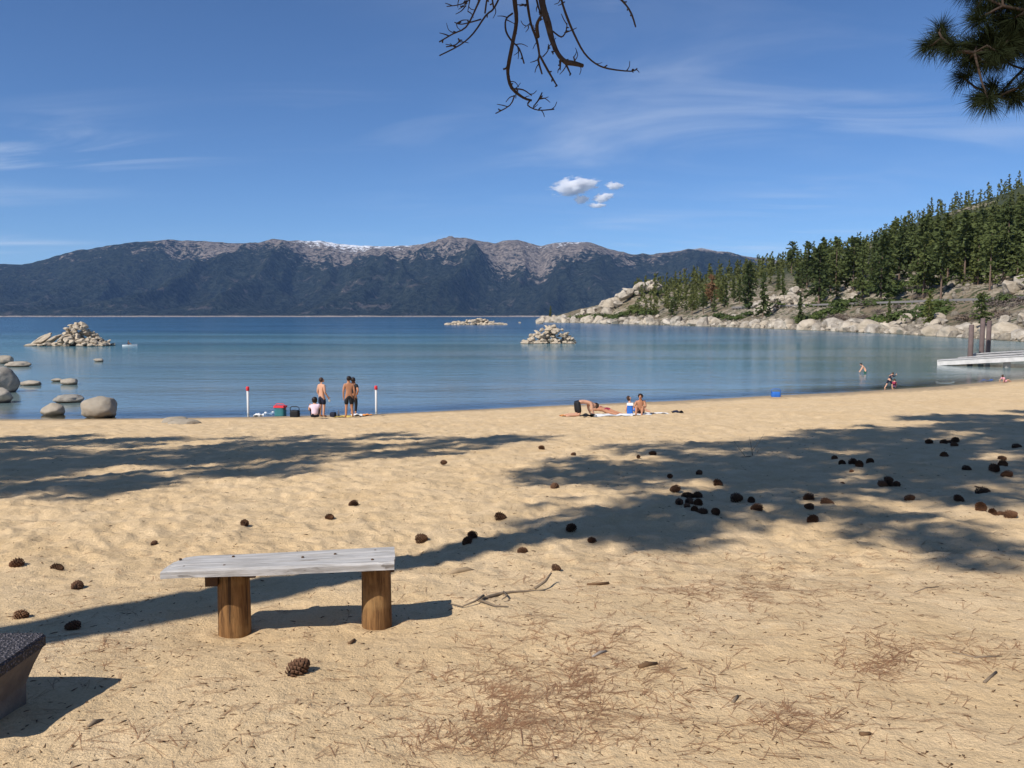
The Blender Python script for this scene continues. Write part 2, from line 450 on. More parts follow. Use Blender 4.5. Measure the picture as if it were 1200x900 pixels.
# ================================================================== THE SETTING
# beach: one sheet, finest where the photograph looks
def build_beach():
    th_in = np.linspace(-0.70, 0.70, 500); th_out = np.linspace(0.70, 2 * math.pi - 0.70, 72)[1:-1]
    th = np.concatenate([th_in, th_out])
    r = np.concatenate([[0.02], np.linspace(0.4, 2.4, 7)[:-1], np.geomspace(2.4, 75, 410), np.geomspace(82, 900, 22)])
    T, Rr = np.meshgrid(th, r)
    x = (Rr * np.sin(T)).ravel(); y = (Rr * np.cos(T)).ravel()
    z = beach_base(x, y) + np.where(Rr.ravel() < 90, beach_relief(x, y), 0)
    o = np_mesh('beach', np.stack([x, y, z], 1), grid_faces(len(r), len(th), True)[:, ::-1], mat_sand())
    return tag(o, kind='structure')
build_beach()

def build_headland():
    px = np.linspace(560, 2300, 350); d = np.geomspace(60, 2600, 270)
    PX, D = np.meshgrid(px, d)
    x = ((PX - 600) / FPX * D).ravel(); y = D.ravel()
    z = head_z(x, y)
    F = grid_faces(len(d), len(px)); keep = z[F].max(1) > -3.5
    F = F[keep]; used = np.unique(F); rem = np.zeros(len(z), int); rem[used] = np.arange(len(used))
    o = np_mesh('hillside', np.stack([x, y, z], 1)[used], rem[F], mat_hill())
    return tag(o, kind='structure')
build_headland()

def build_water():
    th = np.linspace(-1.25, 1.25, 300); r = np.concatenate([np.geomspace(26, 900, 170), np.geomspace(940, 26000, 40)])
    T, Rr = np.meshgrid(th, r); x = (Rr * np.sin(T)).ravel(); y = (Rr * np.cos(T)).ravel()
    bed = np.maximum(beach_base(x, y), np.where((y < 1500) & (x > -100), np.maximum(head_z(x, y), -5), -5))
    far = np.sqrt(x * x + y * y)
    ys = np.interp(x, SHX, SHY)
    dep = np.where(bed > 0, 0, np.maximum(-bed, 0)) 
    dep = np.minimum(dep, 0.35 + 0.0075 * np.maximum(np.hypot(np.minimum(x, 40), y) - 36, 0) + 0.4 * fbm(x / 60, y / 25, 2, 5)) if True else dep
    dep = np.where(far > 900, 5.0, np.maximum(dep, 0))
    o = np_mesh('lake_water', np.stack([x, y, np.zeros_like(x)], 1), grid_faces(len(r), len(th))[:, ::-1], mat_water())
    a = o.data.attributes.new('depth', 'FLOAT', 'POINT'); a.data.foreach_set('value', dep.astype(np.float32))
    return tag(o, kind='structure')
build_water()

RIDGE = np.array([(-900, 330), (-500, 318), (-250, 322), (-100, 316), (0, 311), (30, 312), (60, 307), (100, 296), (130, 290), (170, 285), (200, 283), (260, 286), (300, 287), (340, 284), (375, 284), (400, 288), (440, 290), (480, 290), (510, 286), (530, 282), (545, 281), (560, 284), (580, 288), (590, 284), (605, 283), (620, 287), (635, 291), (650, 286), (690, 286), (715, 294), (740, 300), (760, 301), (790, 296), (820, 293), (850, 298), (870, 302), (910, 306), (1000, 300), (1200, 310), (1500, 320), (1900, 330)], float)
def build_mountains():
    px = np.linspace(-700, 1700, 760); t = np.linspace(0, 1.35, 120)
    PX, T = np.meshgrid(px, t)
    D0 = 9000 + 250 * fbm(PX / 160, PX * 0, 3, 5); DR = 13200 + 500 * fbm(PX / 300, PX * 0 + 3, 2, 9)
    D = D0 + (DR - D0) * T
    yr = np.interp(PX, RIDGE[:, 0], RIDGE[:, 1]) + 0.9 * fbm(PX / 9, PX * 0, 3, 44)
    H = (HORIZ - yr) / FPX * DR + CAM_H
    s = np.where(T <= 1, np.clip(T, 0, 1), 1)
    prof = 0.62 * s ** 1.25 + 0.38 * sstep(0.25, 1.0, s)
    back = np.where(T > 1, 1 - 0.9 * (T - 1), 1)
    X = (PX - 600) / FPX * D
    u = X / 1500 + 0.35 * fbm(X / 2500, D / 2500, 2, 61)
    rg = ridged(u * 1.5, D / 3800, 5, 77) - 0.42
    w = np.sin(np.pi * np.clip(s, 0, 1)) ** 0.8
    z = H * (prof + 0.62 * rg * w) * back
    z += 0.09 * H * fbm(X / 500, D / 500, 4, 91) * w
    # a nearer wooded ridge on the far side of the point
    hump = np.exp(-((PX - 940) / 150) ** 2) * np.exp(-((T - 0.30) / 0.16) ** 2) * 620
    hump += np.exp(-((PX - 130) / 190) ** 2) * np.exp(-((T - 0.55) / 0.2) ** 2) * 120
    z = np.maximum(z, hump + 0.35 * z)
    z = np.maximum(z, 0) + np.where(T <= 0, -3, 6 + 6 * sstep(0, .03, T))
    rock = sstep(0.58, 0.92, s) * 0.74 - 0.10
    rock += 0.30 * np.exp(-((PX - 575) / 90) ** 2) * sstep(.45, .8, s) + 0.25 * np.exp(-((PX - 420) / 120) ** 2) * sstep(.6, .9, s) + 0.34 * np.exp(-((PX - 670) / 60) ** 2) * sstep(.5, .85, s) + 0.25 * np.exp(-((PX - 820) / 40) ** 2) * sstep(.8, .95, s)
    rock -= 0.42 * (1 - sstep(120, 250, PX)) + 0.3 * sstep(700, 760, PX) * (1 - sstep(0.9, .97, s))
    rock -= 0.5 * sstep(0.5, 1, hump / 300) 
    snow = -1.0 + 1.15 * sstep(0.80, 0.95, s) * (1.2 * np.exp(-((PX - 405) / 105) ** 2) + 0.95 * np.exp(-((PX - 650) / 65) ** 2) + 0.9 * np.exp(-((PX - 820) / 40) ** 2) + 0.3 * np.exp(-((PX - 545) / 25) ** 2))
    snow += 0.35 * sstep(0.95, 1.0, s)
    V = np.stack([X.ravel(), D.ravel(), z.ravel()], 1)
    o = np_mesh('mountains', V, grid_faces(len(t), len(px)), mat_mountain())
    for nme, arr in (('rockiness', rock), ('snow', snow)):
        a = o.data.attributes.new(nme, 'FLOAT', 'POINT'); a.data.foreach_set('value', arr.ravel().astype(np.float32))
    return tag(o, kind='structure')
build_mountains()

# the road cut along the hillside
def shore_x(y):
    """x of the headland's shore at depth y"""
    return float(np.interp(y, HEAD[1:9, 1], HEAD[1:9, 0]))
m_road = simple('asphalt', (0.055, 0.054, 0.052), 0.9, 0.2, 1.5)
def build_road():
    ys = np.linspace(150, 420, 60); V = []; 
    for y in ys:
        sx = shore_x(y)
        for o in (ROAD_IN + 1.2, ROAD_OUT - 1.5): V.append((sx + o, y, max(hz(sx + o, y), ROAD_Z) + 0.06))
    F = [(2 * i, 2 * i + 1, 2 * i + 3, 2 * i + 2) for i in range(len(ys) - 1)]
    tag(mesh_obj('road', V, F, m_road), kind='structure')
build_road()

# haze between here and the mountains
mh = bpy.data.materials.new('haze air'); mh.use_nodes = True; ht = mh.node_tree; ht.nodes.clear()
ho = ht.nodes.new('ShaderNodeOutputMaterial'); hv = ht.nodes.new('ShaderNodeVolumePrincipled')
hv.inputs['Color'].default_value = (0.34, 0.58, 1.0, 1); hv.inputs['Density'].default_value = 1.25e-5; hv.inputs['Anisotropy'].default_value = 0.0
ht.links.new(hv.outputs[0], ho.inputs['Volume'])
hb = MB(); hb.box((0, 9000, 795), (60000, 44000, 1612)); hz_o = hb.build('haze', mh); tag(hz_o, kind='stuff')
# ================================================================== PLANTS
m_bark = NT('pine bark'); _c = m_bark.coord(scale=(1, 1, 0.25))
_v = m_bark.voro(_c, 7.0, 'DISTANCE_TO_EDGE')
m_bark.color(m_bark.mix(m_bark.ramp(_v, 0.02, 0.16), (0.035, 0.022, 0.015), m_bark.mix(m_bark.noise(_c, 9, 5), (0.16, 0.085, 0.045), (0.27, 0.15, 0.085))))
m_bark.rough(0.95); m_bark.bump(m_bark.ramp(_v, 0, 0.2), 0.9, 0.03); m_bark = m_bark.m
def mat_leaf(name, a, b, var=0.35, transl=0.15):
    m = NT(name); co = m.coord(); n = m.noise(co, 0.9, 3)
    c = m.mix(n, a, b); rn = m.rnd()
    c = m.mix(m.math('MULTIPLY', m.ramp(rn, 0.5, 0.0), var * 1.7), c, (a[0] * 0.55, a[1] * 0.62, a[2] * 0.7))
    c = m.mix(m.math('MULTIPLY', m.ramp(rn, 0.6, 1.0), 0.30), c, (b[0] * 1.35, b[1] * 1.15, b[2] * 0.7))
    m.color(c); m.rough(0.75); m.b.inputs['Specular IOR Level'].default_value = 0.15
    tl = m.n('ShaderNodeBsdfTranslucent'); m.link(c, tl.inputs['Color'])
    mx = m.n('ShaderNodeMixShader'); mx.inputs[0].default_value = transl
    m.link(m.b.outputs[0], mx.inputs[1]); m.link(tl.outputs[0], mx.inputs[2]); m.link(mx.outputs[0], m.out.inputs['Surface'])
    return m.m
m_conifer = mat_leaf('conifer foliage', (0.052, 0.072, 0.022), (0.125, 0.145, 0.046))
m_needle_shade = mat_leaf('shade-darkened long pine needles', (0.011, 0.017, 0.006), (0.024, 0.032, 0.010))  # needle colour lowered to stand in for crown shade on the bough
m_shrub = mat_leaf('manzanita leaves', (0.050, 0.075, 0.020), (0.095, 0.120, 0.035))
m_shrub_dry = mat_leaf('bare grey brush', (0.10, 0.080, 0.068), (0.17, 0.135, 0.11))
m_rust = mat_leaf('rusty dead needles', (0.16, 0.085, 0.04), (0.26, 0.15, 0.07))
m_greytrunk = simple('grey far trunk', (0.16, 0.11, 0.08), 0.9, 0.3, 2)
m_snag = simple('grey dead wood', (0.30, 0.26, 0.22), 0.9, 0.3, 3)

def conifer_arrays(seed, h, r, base, nb=85, per=8, size=0.62, power=0.8, shape='cone'):
    """crown of a far conifer: needle clumps along drooping branches"""
    g = np.random.default_rng(seed); V = []; F = []
    lean = g.normal(0, 0.012, 2)
    for i in range(nb):
        t = (i + g.random()) / nb
        t = t ** 0.9
        z0 = base + (h - base) * t
        if shape == 'cone': L = r * (1 - t) ** power * g.uniform(0.55, 1.15) + 0.25
        else: L = r * math.sin(math.pi * min(1, 0.18 + 0.80 * t)) ** 0.7 * g.uniform(0.5, 1.15)
        if g.random() < 0.10: L *= 0.4
        an = g.uniform(0, 2 * math.pi); ca, sa = math.cos(an), math.sin(an)
        droop = g.uniform(-0.05, 0.45) if t < 0.75 else g.uniform(-0.9, 0.0)
        for k in range(per):
            q = (k + g.random()) / per
            q = 0.12 + 0.9 * q
            c = np.array([ca * L * q, sa * L * q, z0 - droop * L * q * q]) + g.normal(0, 0.16, 3) * (0.4 + 0.5 * L / max(r, .1))
            c[:2] += lean * c[2]
            s = size * (0.55 + 0.7 * g.random()) * (1.0 - 0.35 * t)
            d = np.array([ca, sa, g.uniform(-0.5, 0.25)]) + g.normal(0, 0.45, 3); d /= np.linalg.norm(d)
            up = g.normal(0, 1, 3); e = np.cross(d, up); e /= (np.linalg.norm(e) + 1e-6); n2 = np.cross(d, e)
            b = len(V)
            V += [c - d * s * 0.6 - e * s * .18, c - d * s * 0.5 + e * s * .2, c + e * s * 0.42 + n2 * s * .15, c + d * s * 0.95, c - e * s * 0.42 - n2 * s * .1]
            F += [(b, b + 1, b + 2), (b, b + 2, b + 4), (b + 2, b + 3, b + 4)]
    return np.array(V), np.array(F)
def trunk_arrays(h, r0, n=6):
    V = []; F = []
    zs = [-1.0, h * .3, h * .65, h * .97]; rs = [r0 * 1.15, r0 * .8, r0 * .45, r0 * .06]
    for z, rr in zip(zs, rs):
        for k in range(n): V.append((rr * math.cos(2 * math.pi * k / n), rr * math.sin(2 * math.pi * k / n), z))
    for i in range(3):
        for k in range(n):
            F.append((i * n + k, i * n + (k + 1) % n, (i + 1) * n + (k + 1) % n)); F.append((i * n + k, (i + 1) * n + (k + 1) % n, (i + 1) * n + k))
    return np.array(V), np.array(F)
def mesh_data(name, V, F, mat):
    o = np_mesh(name, V, F, mat, smooth=False, nper=3); me = o.data; bpy.data.objects.remove(o); return me
# kinds of far conifer, 16 m tall at scale 1
KINDS = []
for i, (r, base, nb, per, shape, pw) in enumerate([(3.5, 2.2, 100, 11, 'cone', .7), (2.6, 1.4, 105, 9, 'cone', .8), (4.3, 3.2, 90, 13, 'cone', .55), (4.2, 4.6, 75, 13, 'round', .7), (2.1, 1.0, 100, 8, 'cone', .85), (3.8, 6.0, 62, 13, 'round', .7)]):
    cv, cf = conifer_arrays(100 + i, 16, r, base, nb, per, 0.80 if shape == 'cone' else 0.9, pw, shape)
    tv, tf = trunk_arrays(16, 0.26)
    KINDS.append((mesh_data('crown', cv, cf, m_conifer), mesh_data('trunk', tv, tf, m_greytrunk), cv, cf, tv, tf))
ADJ = ['dense conical', 'narrow spired', 'broad conical', 'round headed', 'slim pointed', 'high crowned']
rng = random.Random(5)
nr = np.random.default_rng(8)

def px_of(x, y, z): return 600 + x / y * FPX, HORIZ - (z - CAM_H) / y * FPX
def tree(x, y, h, k, label, group, name='pine_tree', mats=None):
    z = hz(x, y); o = empty(name, (x, y, z - 0.2), rng.uniform(0, 6.28))
    s = h / 16.0; w = s * rng.uniform(0.85, 1.15)
    o.scale = (w, w, s)
    for nm, me in (('crown', KINDS[k][0]), ('trunk', KINDS[k][1])):
        c = bpy.data.objects.new(nm, me); COL.objects.link(c); c.parent = o
        if mats and nm == 'crown':
            c.data = me.copy(); c.data.materials.clear(); c.data.materials.append(mats)
    tag(o, label, 'tree', group); return o
def zone_of(px, sd, y):
    return ('front row ' if y < 300 else 'second row ' if y < 380 else 'third row ' if y < 460 else 'back row ') + zone_at(px)
def zone_at(px):
    if px < 800: return 'on the low wooded point'
    if px < 880: return 'between the two pale rock outcrops'
    if px < 960: return 'above the sloping rock outcrop'
    if px < 1060: return 'in the thick stand above the guardrail'
    if px < 1140: return 'on the slope behind the pier piles'
    return 'on the high slope above the pier'
# distinctive trees first
def by_px(px, d): x = (px - 600) / FPX * d; return x, d
SPECIAL = [
    (645, 690, 11, 4, 'lone slim pine at the very tip of the rocky point', None),
    (876, 395, 21, 1, 'tall dark spire pine standing clear of its neighbours at the outcrop', None),
    (925, 560, 22, 5, 'flat topped ragged pine rising alone over the ridge skyline', None),
    (893, 345, 19, 1, 'slender dark pine directly over the sloping pale outcrop', None),
    (832, 455, 17, 2, 'rust coloured dying pine among green ones on the point', m_rust),
    (937, 288, 12, 1, 'small dark fir growing among shore boulders under the road', None),
    (1087, 214, 9.5, 0, 'small green fir rising beside brush below the road', None),
    (1148, 176, 8.5, 3, 'bushy round pine just behind the pier piles', None),
    (1040, 232, 8, 4, 'little pointed fir poking up at the guardrail', None),
    (958, 330, 24, 2, 'big broad pine with open lower trunk over the guardrail', None),
    (1030, 285, 25, 2, 'large spreading pine with visible reddish trunk above road', None),
    (1188, 330, 24, 0, 'tall dense pine near the edge of the high slope', None),
]
taken = []
for px, d, h, k, lab, mt in SPECIAL:
    x, y = by_px(px, d); tree(x, y, h, k, lab, 'conifers of the far shore', mats=mt); taken.append((x, y))
# the rest of the wood: candidates over the slope, the ones that show largest become things
cand = []
X = nr.uniform(40, 1000, 36000); Y = nr.uniform(150, 1400, 36000); SD = head_sd(X, Y)
dens = fbm(X / 45, Y / 45, 3, 301)
for x, y, s_, dn in zip(X, Y, SD, dens):
    if s_ < 8: continue
    px = 600 + x / y * FPX
    if px < 742 or px > 1330: continue
    if 860 < px < 960 and s_ < 52 and y < 420 and rng.random() < 0.8: continue       # bare outcrop
    if s_ < 38 and y < 425 and px > 855 and (rng.random() < 0.985 or 17 < s_): continue   # shore boulders, road
    if s_ < 12: continue
    if dn < -0.10 and rng.random() < 0.86: continue
    cand.append((x, y, s_, px))
picked = []; cell = {}
for c in cand:
    sp = 5.6 if c[1] < 520 else 7.0
    key = (int(c[0] / 8), int(c[1] / 8)); ok = True
    for i in (-1, 0, 1):
        for j in (-1, 0, 1):
            for q in cell.get((key[0] + i, key[1] + j), ()):
                if (q[0] - c[0]) ** 2 + (q[1] - c[1]) ** 2 < sp * sp: ok = False
    if ok and all((c[0] - a) ** 2 + (c[1] - b) ** 2 > 30 for a, b in taken):
        cell.setdefault(key, []).append(c); picked.append(c)
picked.sort(key=lambda c: c[1])
near = [c for c in picked if c[3] < 1222][:215]
nearset = set(near)
for x, y, s_, px in near:
    h = rng.choice((rng.uniform(6, 12), rng.uniform(11, 19), rng.uniform(15, 20))) * (1.0 if s_ > 38 else 0.75) * (1.25 if 930 < px < 1230 and y < 480 else 0.95); k = rng.choices(range(6), (4, 4, 3, 2, 3, 1))[0]
    if px < 800: h *= 0.85
    size = 'tall' if h > 15.5 else 'small' if h < 10.5 else 'mid sized'
    tree(x, y, h, k, f'{size} {ADJ[k]} dark pine, {zone_of(px, s_, y)}', 'conifers of the far shore')
# everything behind them reads as one wood
Vs = []; Fs = []; Vt = []; Ft = []; nb = 0; nb2 = 0
rest = [c for c in picked if c not in nearset][:4600]
tiny = [conifer_arrays(340 + i, 16, r, b, 20, 4, 1.7, .7, sh) for i, (r, b, sh) in enumerate([(2.8, 1.5, 'cone'), (2.3, 1.0, 'cone'), (3.4, 3.0, 'round'), (3.2, 2.0, 'cone')])]
small = [conifer_arrays(300 + i, 16, r, b, 28, 5, 1.4, .75, sh) for i, (r, b, sh) in enumerate([(2.8, 1.5, 'cone'), (2.3, 1.0, 'cone'), (3.4, 3.5, 'round'), (3.2, 2.0, 'cone')])]
for x, y, s_, px in rest:
    cv, cf = (small if y < 520 else tiny)[rng.randrange(4)]; s = rng.uniform(9, 15) / 16; a = rng.uniform(0, 6.28); ca, sa = math.cos(a), math.sin(a)
    w = cv * s; V = np.stack([w[:, 0] * ca - w[:, 1] * sa + x, w[:, 0] * sa + w[:, 1] * ca + y, w[:, 2] + hz(x, y) - .3], 1)
    Vs.append(V); Fs.append(cf + nb); nb += len(V)
fo = np_mesh('forest', np.concatenate(Vs), np.concatenate(Fs), mat_leaf('forest foliage', (0.056, 0.074, 0.026), (0.125, 0.140, 0.050)), smooth=False, nper=3)
tag(fo, 'dense dark conifer wood covering the upper slope of the far hill', 'forest', kind='stuff')

# leafy shrubs and grey brush on the slope
def shrub_mesh(seed, mat, n=260, leaf=0.34):
    g = np.random.default_rng(seed); V = []; F = []
    lob = [(g.uniform(-.7, .7), g.uniform(-.6, .6), g.uniform(.25, .55), g.uniform(.35, .6)) for _ in range(7)]
    for i in range(n):
        lx, ly, lz, lr = lob[g.integers(7)]
        d = g.normal(0, 1, 3); d /= np.linalg.norm(d); d[2] = abs(d[2]) * 0.9
        c = np.array([lx, ly, lz * 0.6]) + d * lr * g.uniform(0.7, 1.05); c[2] = max(c[2], 0.02)
        e = g.normal(0, 1, 3); e -= d * (e @ d) * .5; e /= np.linalg.norm(e); f = np.cross(d, e); s = leaf * g.uniform(.5, 1)*.5
        b = len(V); V += [c - e * s, c + f * s * .6, c + e * s, c - f * s * .6]; F += [(b, b + 1, b + 2), (b, b + 2, b + 3)]
    return np.array(V), np.array(F)
SHR = [mesh_data('shrub_foliage', *shrub_mesh(40 + i, None), m_shrub) for i in range(3)]
BRU = [mesh_data('brush_foliage', *shrub_mesh(50 + i, None, 330, 0.20), m_shrub_dry) for i in range(2)]
n_sh = 0
def shrub(px, d, size, dry, label):
    x, y = by_px(px, d)
    while hz(x, y) < 2.6: d += 3; x, y = by_px(px, d)
    me = rng.choice(BRU if dry else SHR)
    o = bpy.data.objects.new('grey_brush' if dry else 'green_shrub', me); COL.objects.link(o)
    o.location = (x, y, hz(x, y) - 0.15 * size); o.rotation_euler = (0, 0, rng.uniform(0, 6.28)); o.scale = (size * 1.25, size * 1.25, size * 0.9)
    tag(o, label, 'shrub', 'brush on the far slope')
for i in range(16): shrub(rng.uniform(1038, 1110), rng.uniform(224, 238), rng.uniform(3.0, 5.0), False, 'glossy green shrub in the long thicket below the guardrail')
for i in range(12): shrub(rng.uniform(942, 1000), rng.uniform(286, 303), rng.uniform(3.0, 4.5), False, 'dark green shrub in the clump between shore rocks and road')
for i in range(13): shrub(rng.uniform(830, 930), rng.uniform(365, 400), rng.uniform(3.5, 5), False, 'olive shrub below the sloping pale outcrop')
for i in range(20): shrub(rng.uniform(672, 800), rng.uniform(500, 620), rng.uniform(4, 7), False, 'low green shrub between the boulders of the point')
for i in range(44): shrub(rng.uniform(950, 1195), rng.uniform(270, 345), rng.uniform(2.6, 5.5), False, 'yellowish green shrub on open ground under the pines')
for i in range(9): shrub(rng.uniform(1128, 1200), rng.uniform(186, 210), rng.uniform(2.2, 3.6), True, 'bare grey twiggy brush behind the pier')
for i in range(6): shrub(rng.uniform(1150, 1200), rng.uniform(205, 225), rng.uniform(2.6, 3.8), False, 'bright green shrub patch above the boulders behind the pier')
for i in range(12): shrub(rng.uniform(960, 1060), rng.uniform(225, 262), rng.uniform(2.2, 3.5), True, 'dry purplish brush on the bank under the guardrail')
for i in range(10): shrub(rng.uniform(960, 1180), rng.uniform(268, 300), rng.uniform(2.5, 4.5), True, 'dry grey brush just above the road')

# ================================================================== ROCKS
def rock_mesh(seed, sub=3, flat=1.0, angular=0.5, name='boulder'):
    bm = bmesh.new(); bmesh.ops.create_icosphere(bm, subdivisions=sub, radius=1.0)
    g = random.Random(seed)
    planes = []
    for i in range(int(4 + 8 * angular)):
        d = Vector((g.gauss(0, 1), g.gauss(0, 1), g.gauss(0, 1))).normalized(); planes.append((d, g.uniform(0.55, 0.95) - 0.14 * max(0, angular - .5)))
    off = Vector((g.uniform(-50, 50), g.uniform(-50, 50), g.uniform(-50, 50)))
    from mathutils import noise as mn
    sc = (g.uniform(0.8, 1.3), g.uniform(0.75, 1.1), g.uniform(0.6, 0.9) * flat)
    for v in bm.verts:
        p = v.co.copy()
        for d, k in planes:
            q = p.dot(d)
            if q > k: p -= d * (q - k) * min(1.0, 0.55 + 0.5 * angular)
        nz = mn.noise(p * 1.4 + off) * 0.16 + mn.noise(p * 3.5 + off) * 0.06 + mn.noise(p * 8 + off) * 0.02
        p += v.co.normalized() * nz
        v.co = Vector((p.x * sc[0], p.y * sc[1], p.z * sc[2]))
    me = bpy.data.meshes.new(name); bm.to_mesh(me); bm.free()
    me.polygons.foreach_set('use_smooth', [angular < 0.35] * len(me.polygons)); return me
m_rock = mat_rock('granite shore rock', (0.47, 0.42, 0.345), (0.25, 0.215, 0.17), 0.6, 0.5)
m_boulder = mat_rock('rounded grey granite', (0.34, 0.31, 0.26), (0.22, 0.20, 0.17), 1.6, 0.45)
m_pile = mat_rock('tan piled stone', (0.52, 0.44, 0.33), (0.32, 0.26, 0.19), 2.5, 0.4)
ROCKS = [rock_mesh(i, 3, 0.9, 1.0) for i in range(9)]
for me in ROCKS: me.materials.append(m_rock)
PILES = [rock_mesh(60 + i, 3, 0.8, 0.95, 'stone') for i in range(8)]
for me in PILES: me.materials.append(m_pile)
def put(me, name, loc, size, rot=None, parent=None):
    o = bpy.data.objects.new(name, me); COL.objects.link(o); o.location = loc
    o.rotation_euler = rot if rot else (rng.uniform(-.5, .5), rng.uniform(-.5, .5), rng.uniform(0, 6.28))
    o.scale = size if isinstance(size, (tuple, Vector)) else (size,) * 3
    if parent: o.parent = parent
    return o
# boulders along the far shore
def shore_pt(s):
    P = HEAD[1:10]; seg = np.linalg.norm(np.diff(P, axis=0), axis=1); c = np.concatenate([[0], np.cumsum(seg)])
    s = s * c[-1]; i = min(int(np.searchsorted(c, s, 'right')) - 1, len(seg) - 1); t = (s - c[i]) / seg[i]
    a, b = P[i], P[i + 1]; e = (b - a) / seg[i]
    return a + (b - a) * t, np.array([e[1], -e[0]])
SHAPE = {0: 'blocky', 1: 'wedge shaped', 2: 'rounded', 3: 'slabby', 4: 'tilted', 5: 'angular', 6: 'squat', 7: 'knobbly', 8: 'split'}
def rock_zone(px):
    for lim, z in ((700, 'at the tip of the far point'), (770, 'below the grey boulder heap'), (860, 'beneath the wooded point'), (950, 'below the sloping outcrop'), (1040, 'on the bank under the guardrail'), (1130, 'below the green shrub thicket')):
        if px < lim: return z
    return 'on the shore behind the pier'
cnt = 0; tries = 0; fill = []
while tries < 2000:
    tries += 1
    s = nr.random() ** 1.25; p, nrm = shore_pt(s)
    inl = abs(nr.normal(0, 1)) * 5.0 - 1.2
    q = p + nrm * inl; px = 600 + q[0] / q[1] * FPX
    if px > 1215 or q[1] < 118: continue
    size = (0.8 + 2.0 * nr.random() ** 2.2) * (0.75 + q[1] / 700) * (1.15 if inl < 4 else 0.9)
    app = size * FPX / q[1]
    if app > 4.3 and cnt < 235:
        k = rng.randrange(9); z = max(hz(q[0], q[1]), -0.3)
        o = put(ROCKS[k], 'boulder', (q[0], q[1], z + 0.22 * size), size)
        big = 'large' if size > 2.2 else 'small' if size < 1.3 else 'medium'
        tag(o, f'{big} {SHAPE[k]} pale granite boulder {rock_zone(px)}', 'boulder', 'boulders of the far shore'); cnt += 1
    else: fill.append((q[0], q[1], size * 0.5))
lowrock = [rock_mesh(200 + i, 2, 1.0, 0.7) for i in range(4)]
LR = []
for me in lowrock:
    v = np.zeros(len(me.vertices) * 3); me.vertices.foreach_get('co', v)
    f = np.zeros(len(me.polygons) * 3, int); me.polygons.foreach_get('vertices', f); LR.append((v.reshape(-1, 3), f.reshape(-1, 3)))
def rock_mass(name, items, label, mat, cat='rocks'):
    Vs, Fs, n = [], [], 0
    for x, y, z, s in items:
        v, f = LR[rng.randrange(4)]; e = Euler((rng.uniform(0, 6), rng.uniform(0, 6), rng.uniform(0, 6))).to_matrix(); e = np.array(e)
        Vs.append((v * s) @ e.T + np.array([x, y, z])); Fs.append(f + n); n += len(v)
    o = np_mesh(name, np.concatenate(Vs), np.concatenate(Fs), mat, smooth=False, nper=3); return tag(o, label, cat, kind='stuff')
items = [(x, y, max(hz(x, y), -0.2) + 0.1 * s, s) for x, y, s in fill]
for i in range(600):
    px = nr.uniform(870, 1215); d = nr.uniform(215, 420); x, y = by_px(px, d); sdv = float(head_sd(np.array([x]), np.array([y]))[0])
    if sdv < 5 or (ROAD_IN - 3 < sdv < ROAD_OUT + 1): continue
    items.append((x, y, hz(x, y) + 0.1, nr.uniform(0.4, 1.3)))
rock_mass('rubble', items, 'loose rubble, painted dark as shade, filling the gaps between the shore boulders', mat_rock('dark rubble', (0.30, 0.26, 0.20), (0.13, 0.11, 0.085), 0.8, 0.5))  # rubble colour darkened to paint the shade in gaps between boulders
# outcrops: the boulder heap on the point and the sloping ledge
def heap(n, pxr, dr, sr, lab, rise=0.0, grp='outcrop boulders'):
    for i in range(n):
        px = rng.uniform(*pxr); d = rng.uniform(*dr); x, y = by_px(px, d); s = rng.uniform(*sr); k = rng.randrange(9)
        o = put(ROCKS[k], 'boulder', (x, y, hz(x, y) + 0.25 * s + rise * rng.random()), s)
        tag(o, f'{SHAPE[k]} {lab}', 'boulder', grp)
heap(34, (705, 770), (560, 600), (2.6, 5.2), 'grey boulder in the heap topping the far point', 5)
heap(14, (655, 720), (590, 650), (2.5, 4.5), 'pale boulder scattered on the slope of the point')
heap(30, (884, 935), (352, 385), (1.5, 3.4), 'pale boulder in the sloping outcrop over the road', 5)
heap(9, (940, 1000), (330, 350), (1.6, 3.0), 'tan boulder on bare ground under the pines')
heap(5, (1160, 1200), (220, 250), (1.8, 3.4), 'white boulder standing alone in the brush above the pier')

# guardrail along the road
m_rail = simple('weathered steel rail', (0.24, 0.22, 0.20), 0.6, 0.15, 2)
gr = empty('guardrail', (shore_x(160) + ROAD_IN + 0.8, 160, ROAD_Z)); tag(gr, 'long pale guardrail of posts and beam along the hillside road', 'guardrail')
gl = gr.location.copy(); rb = MB(); pts = []
for i, y in enumerate(np.linspace(165, 415, 64)):
    x = shore_x(y) + ROAD_IN + 0.8; z = max(hz(x, y), ROAD_Z - .5)
    pb = MB(); pb.box((x - gl.x, y - gl.y, z - gl.z + 0.45), (0.28, 0.28, 1.3)); pb.build('post', m_snag, gr)
    pts.append(Vector((x - gl.x - 0.18, y - gl.y, ROAD_Z - gl.z + 0.95)))
for a, b in zip(pts[:-1], pts[1:]):
    n = len(rb.v); rb.v += [a + Vector((0, 0, -.35)), b + Vector((0, 0, -.35)), b + Vector((0, 0, .3)), a + Vector((0, 0, .3)), a + Vector((-.12, 0, -.35)), b + Vector((-.12, 0, -.35)), b + Vector((-.12, 0, .3)), a + Vector((-.12, 0, .3))]
    rb.f += [(n, n + 1, n + 2, n + 3), (n + 7, n + 6, n + 5, n + 4), (n + 4, n + 5, n + 1, n), (n + 3, n + 2, n + 6, n + 7)]
rb.build('beam', m_rail, gr)

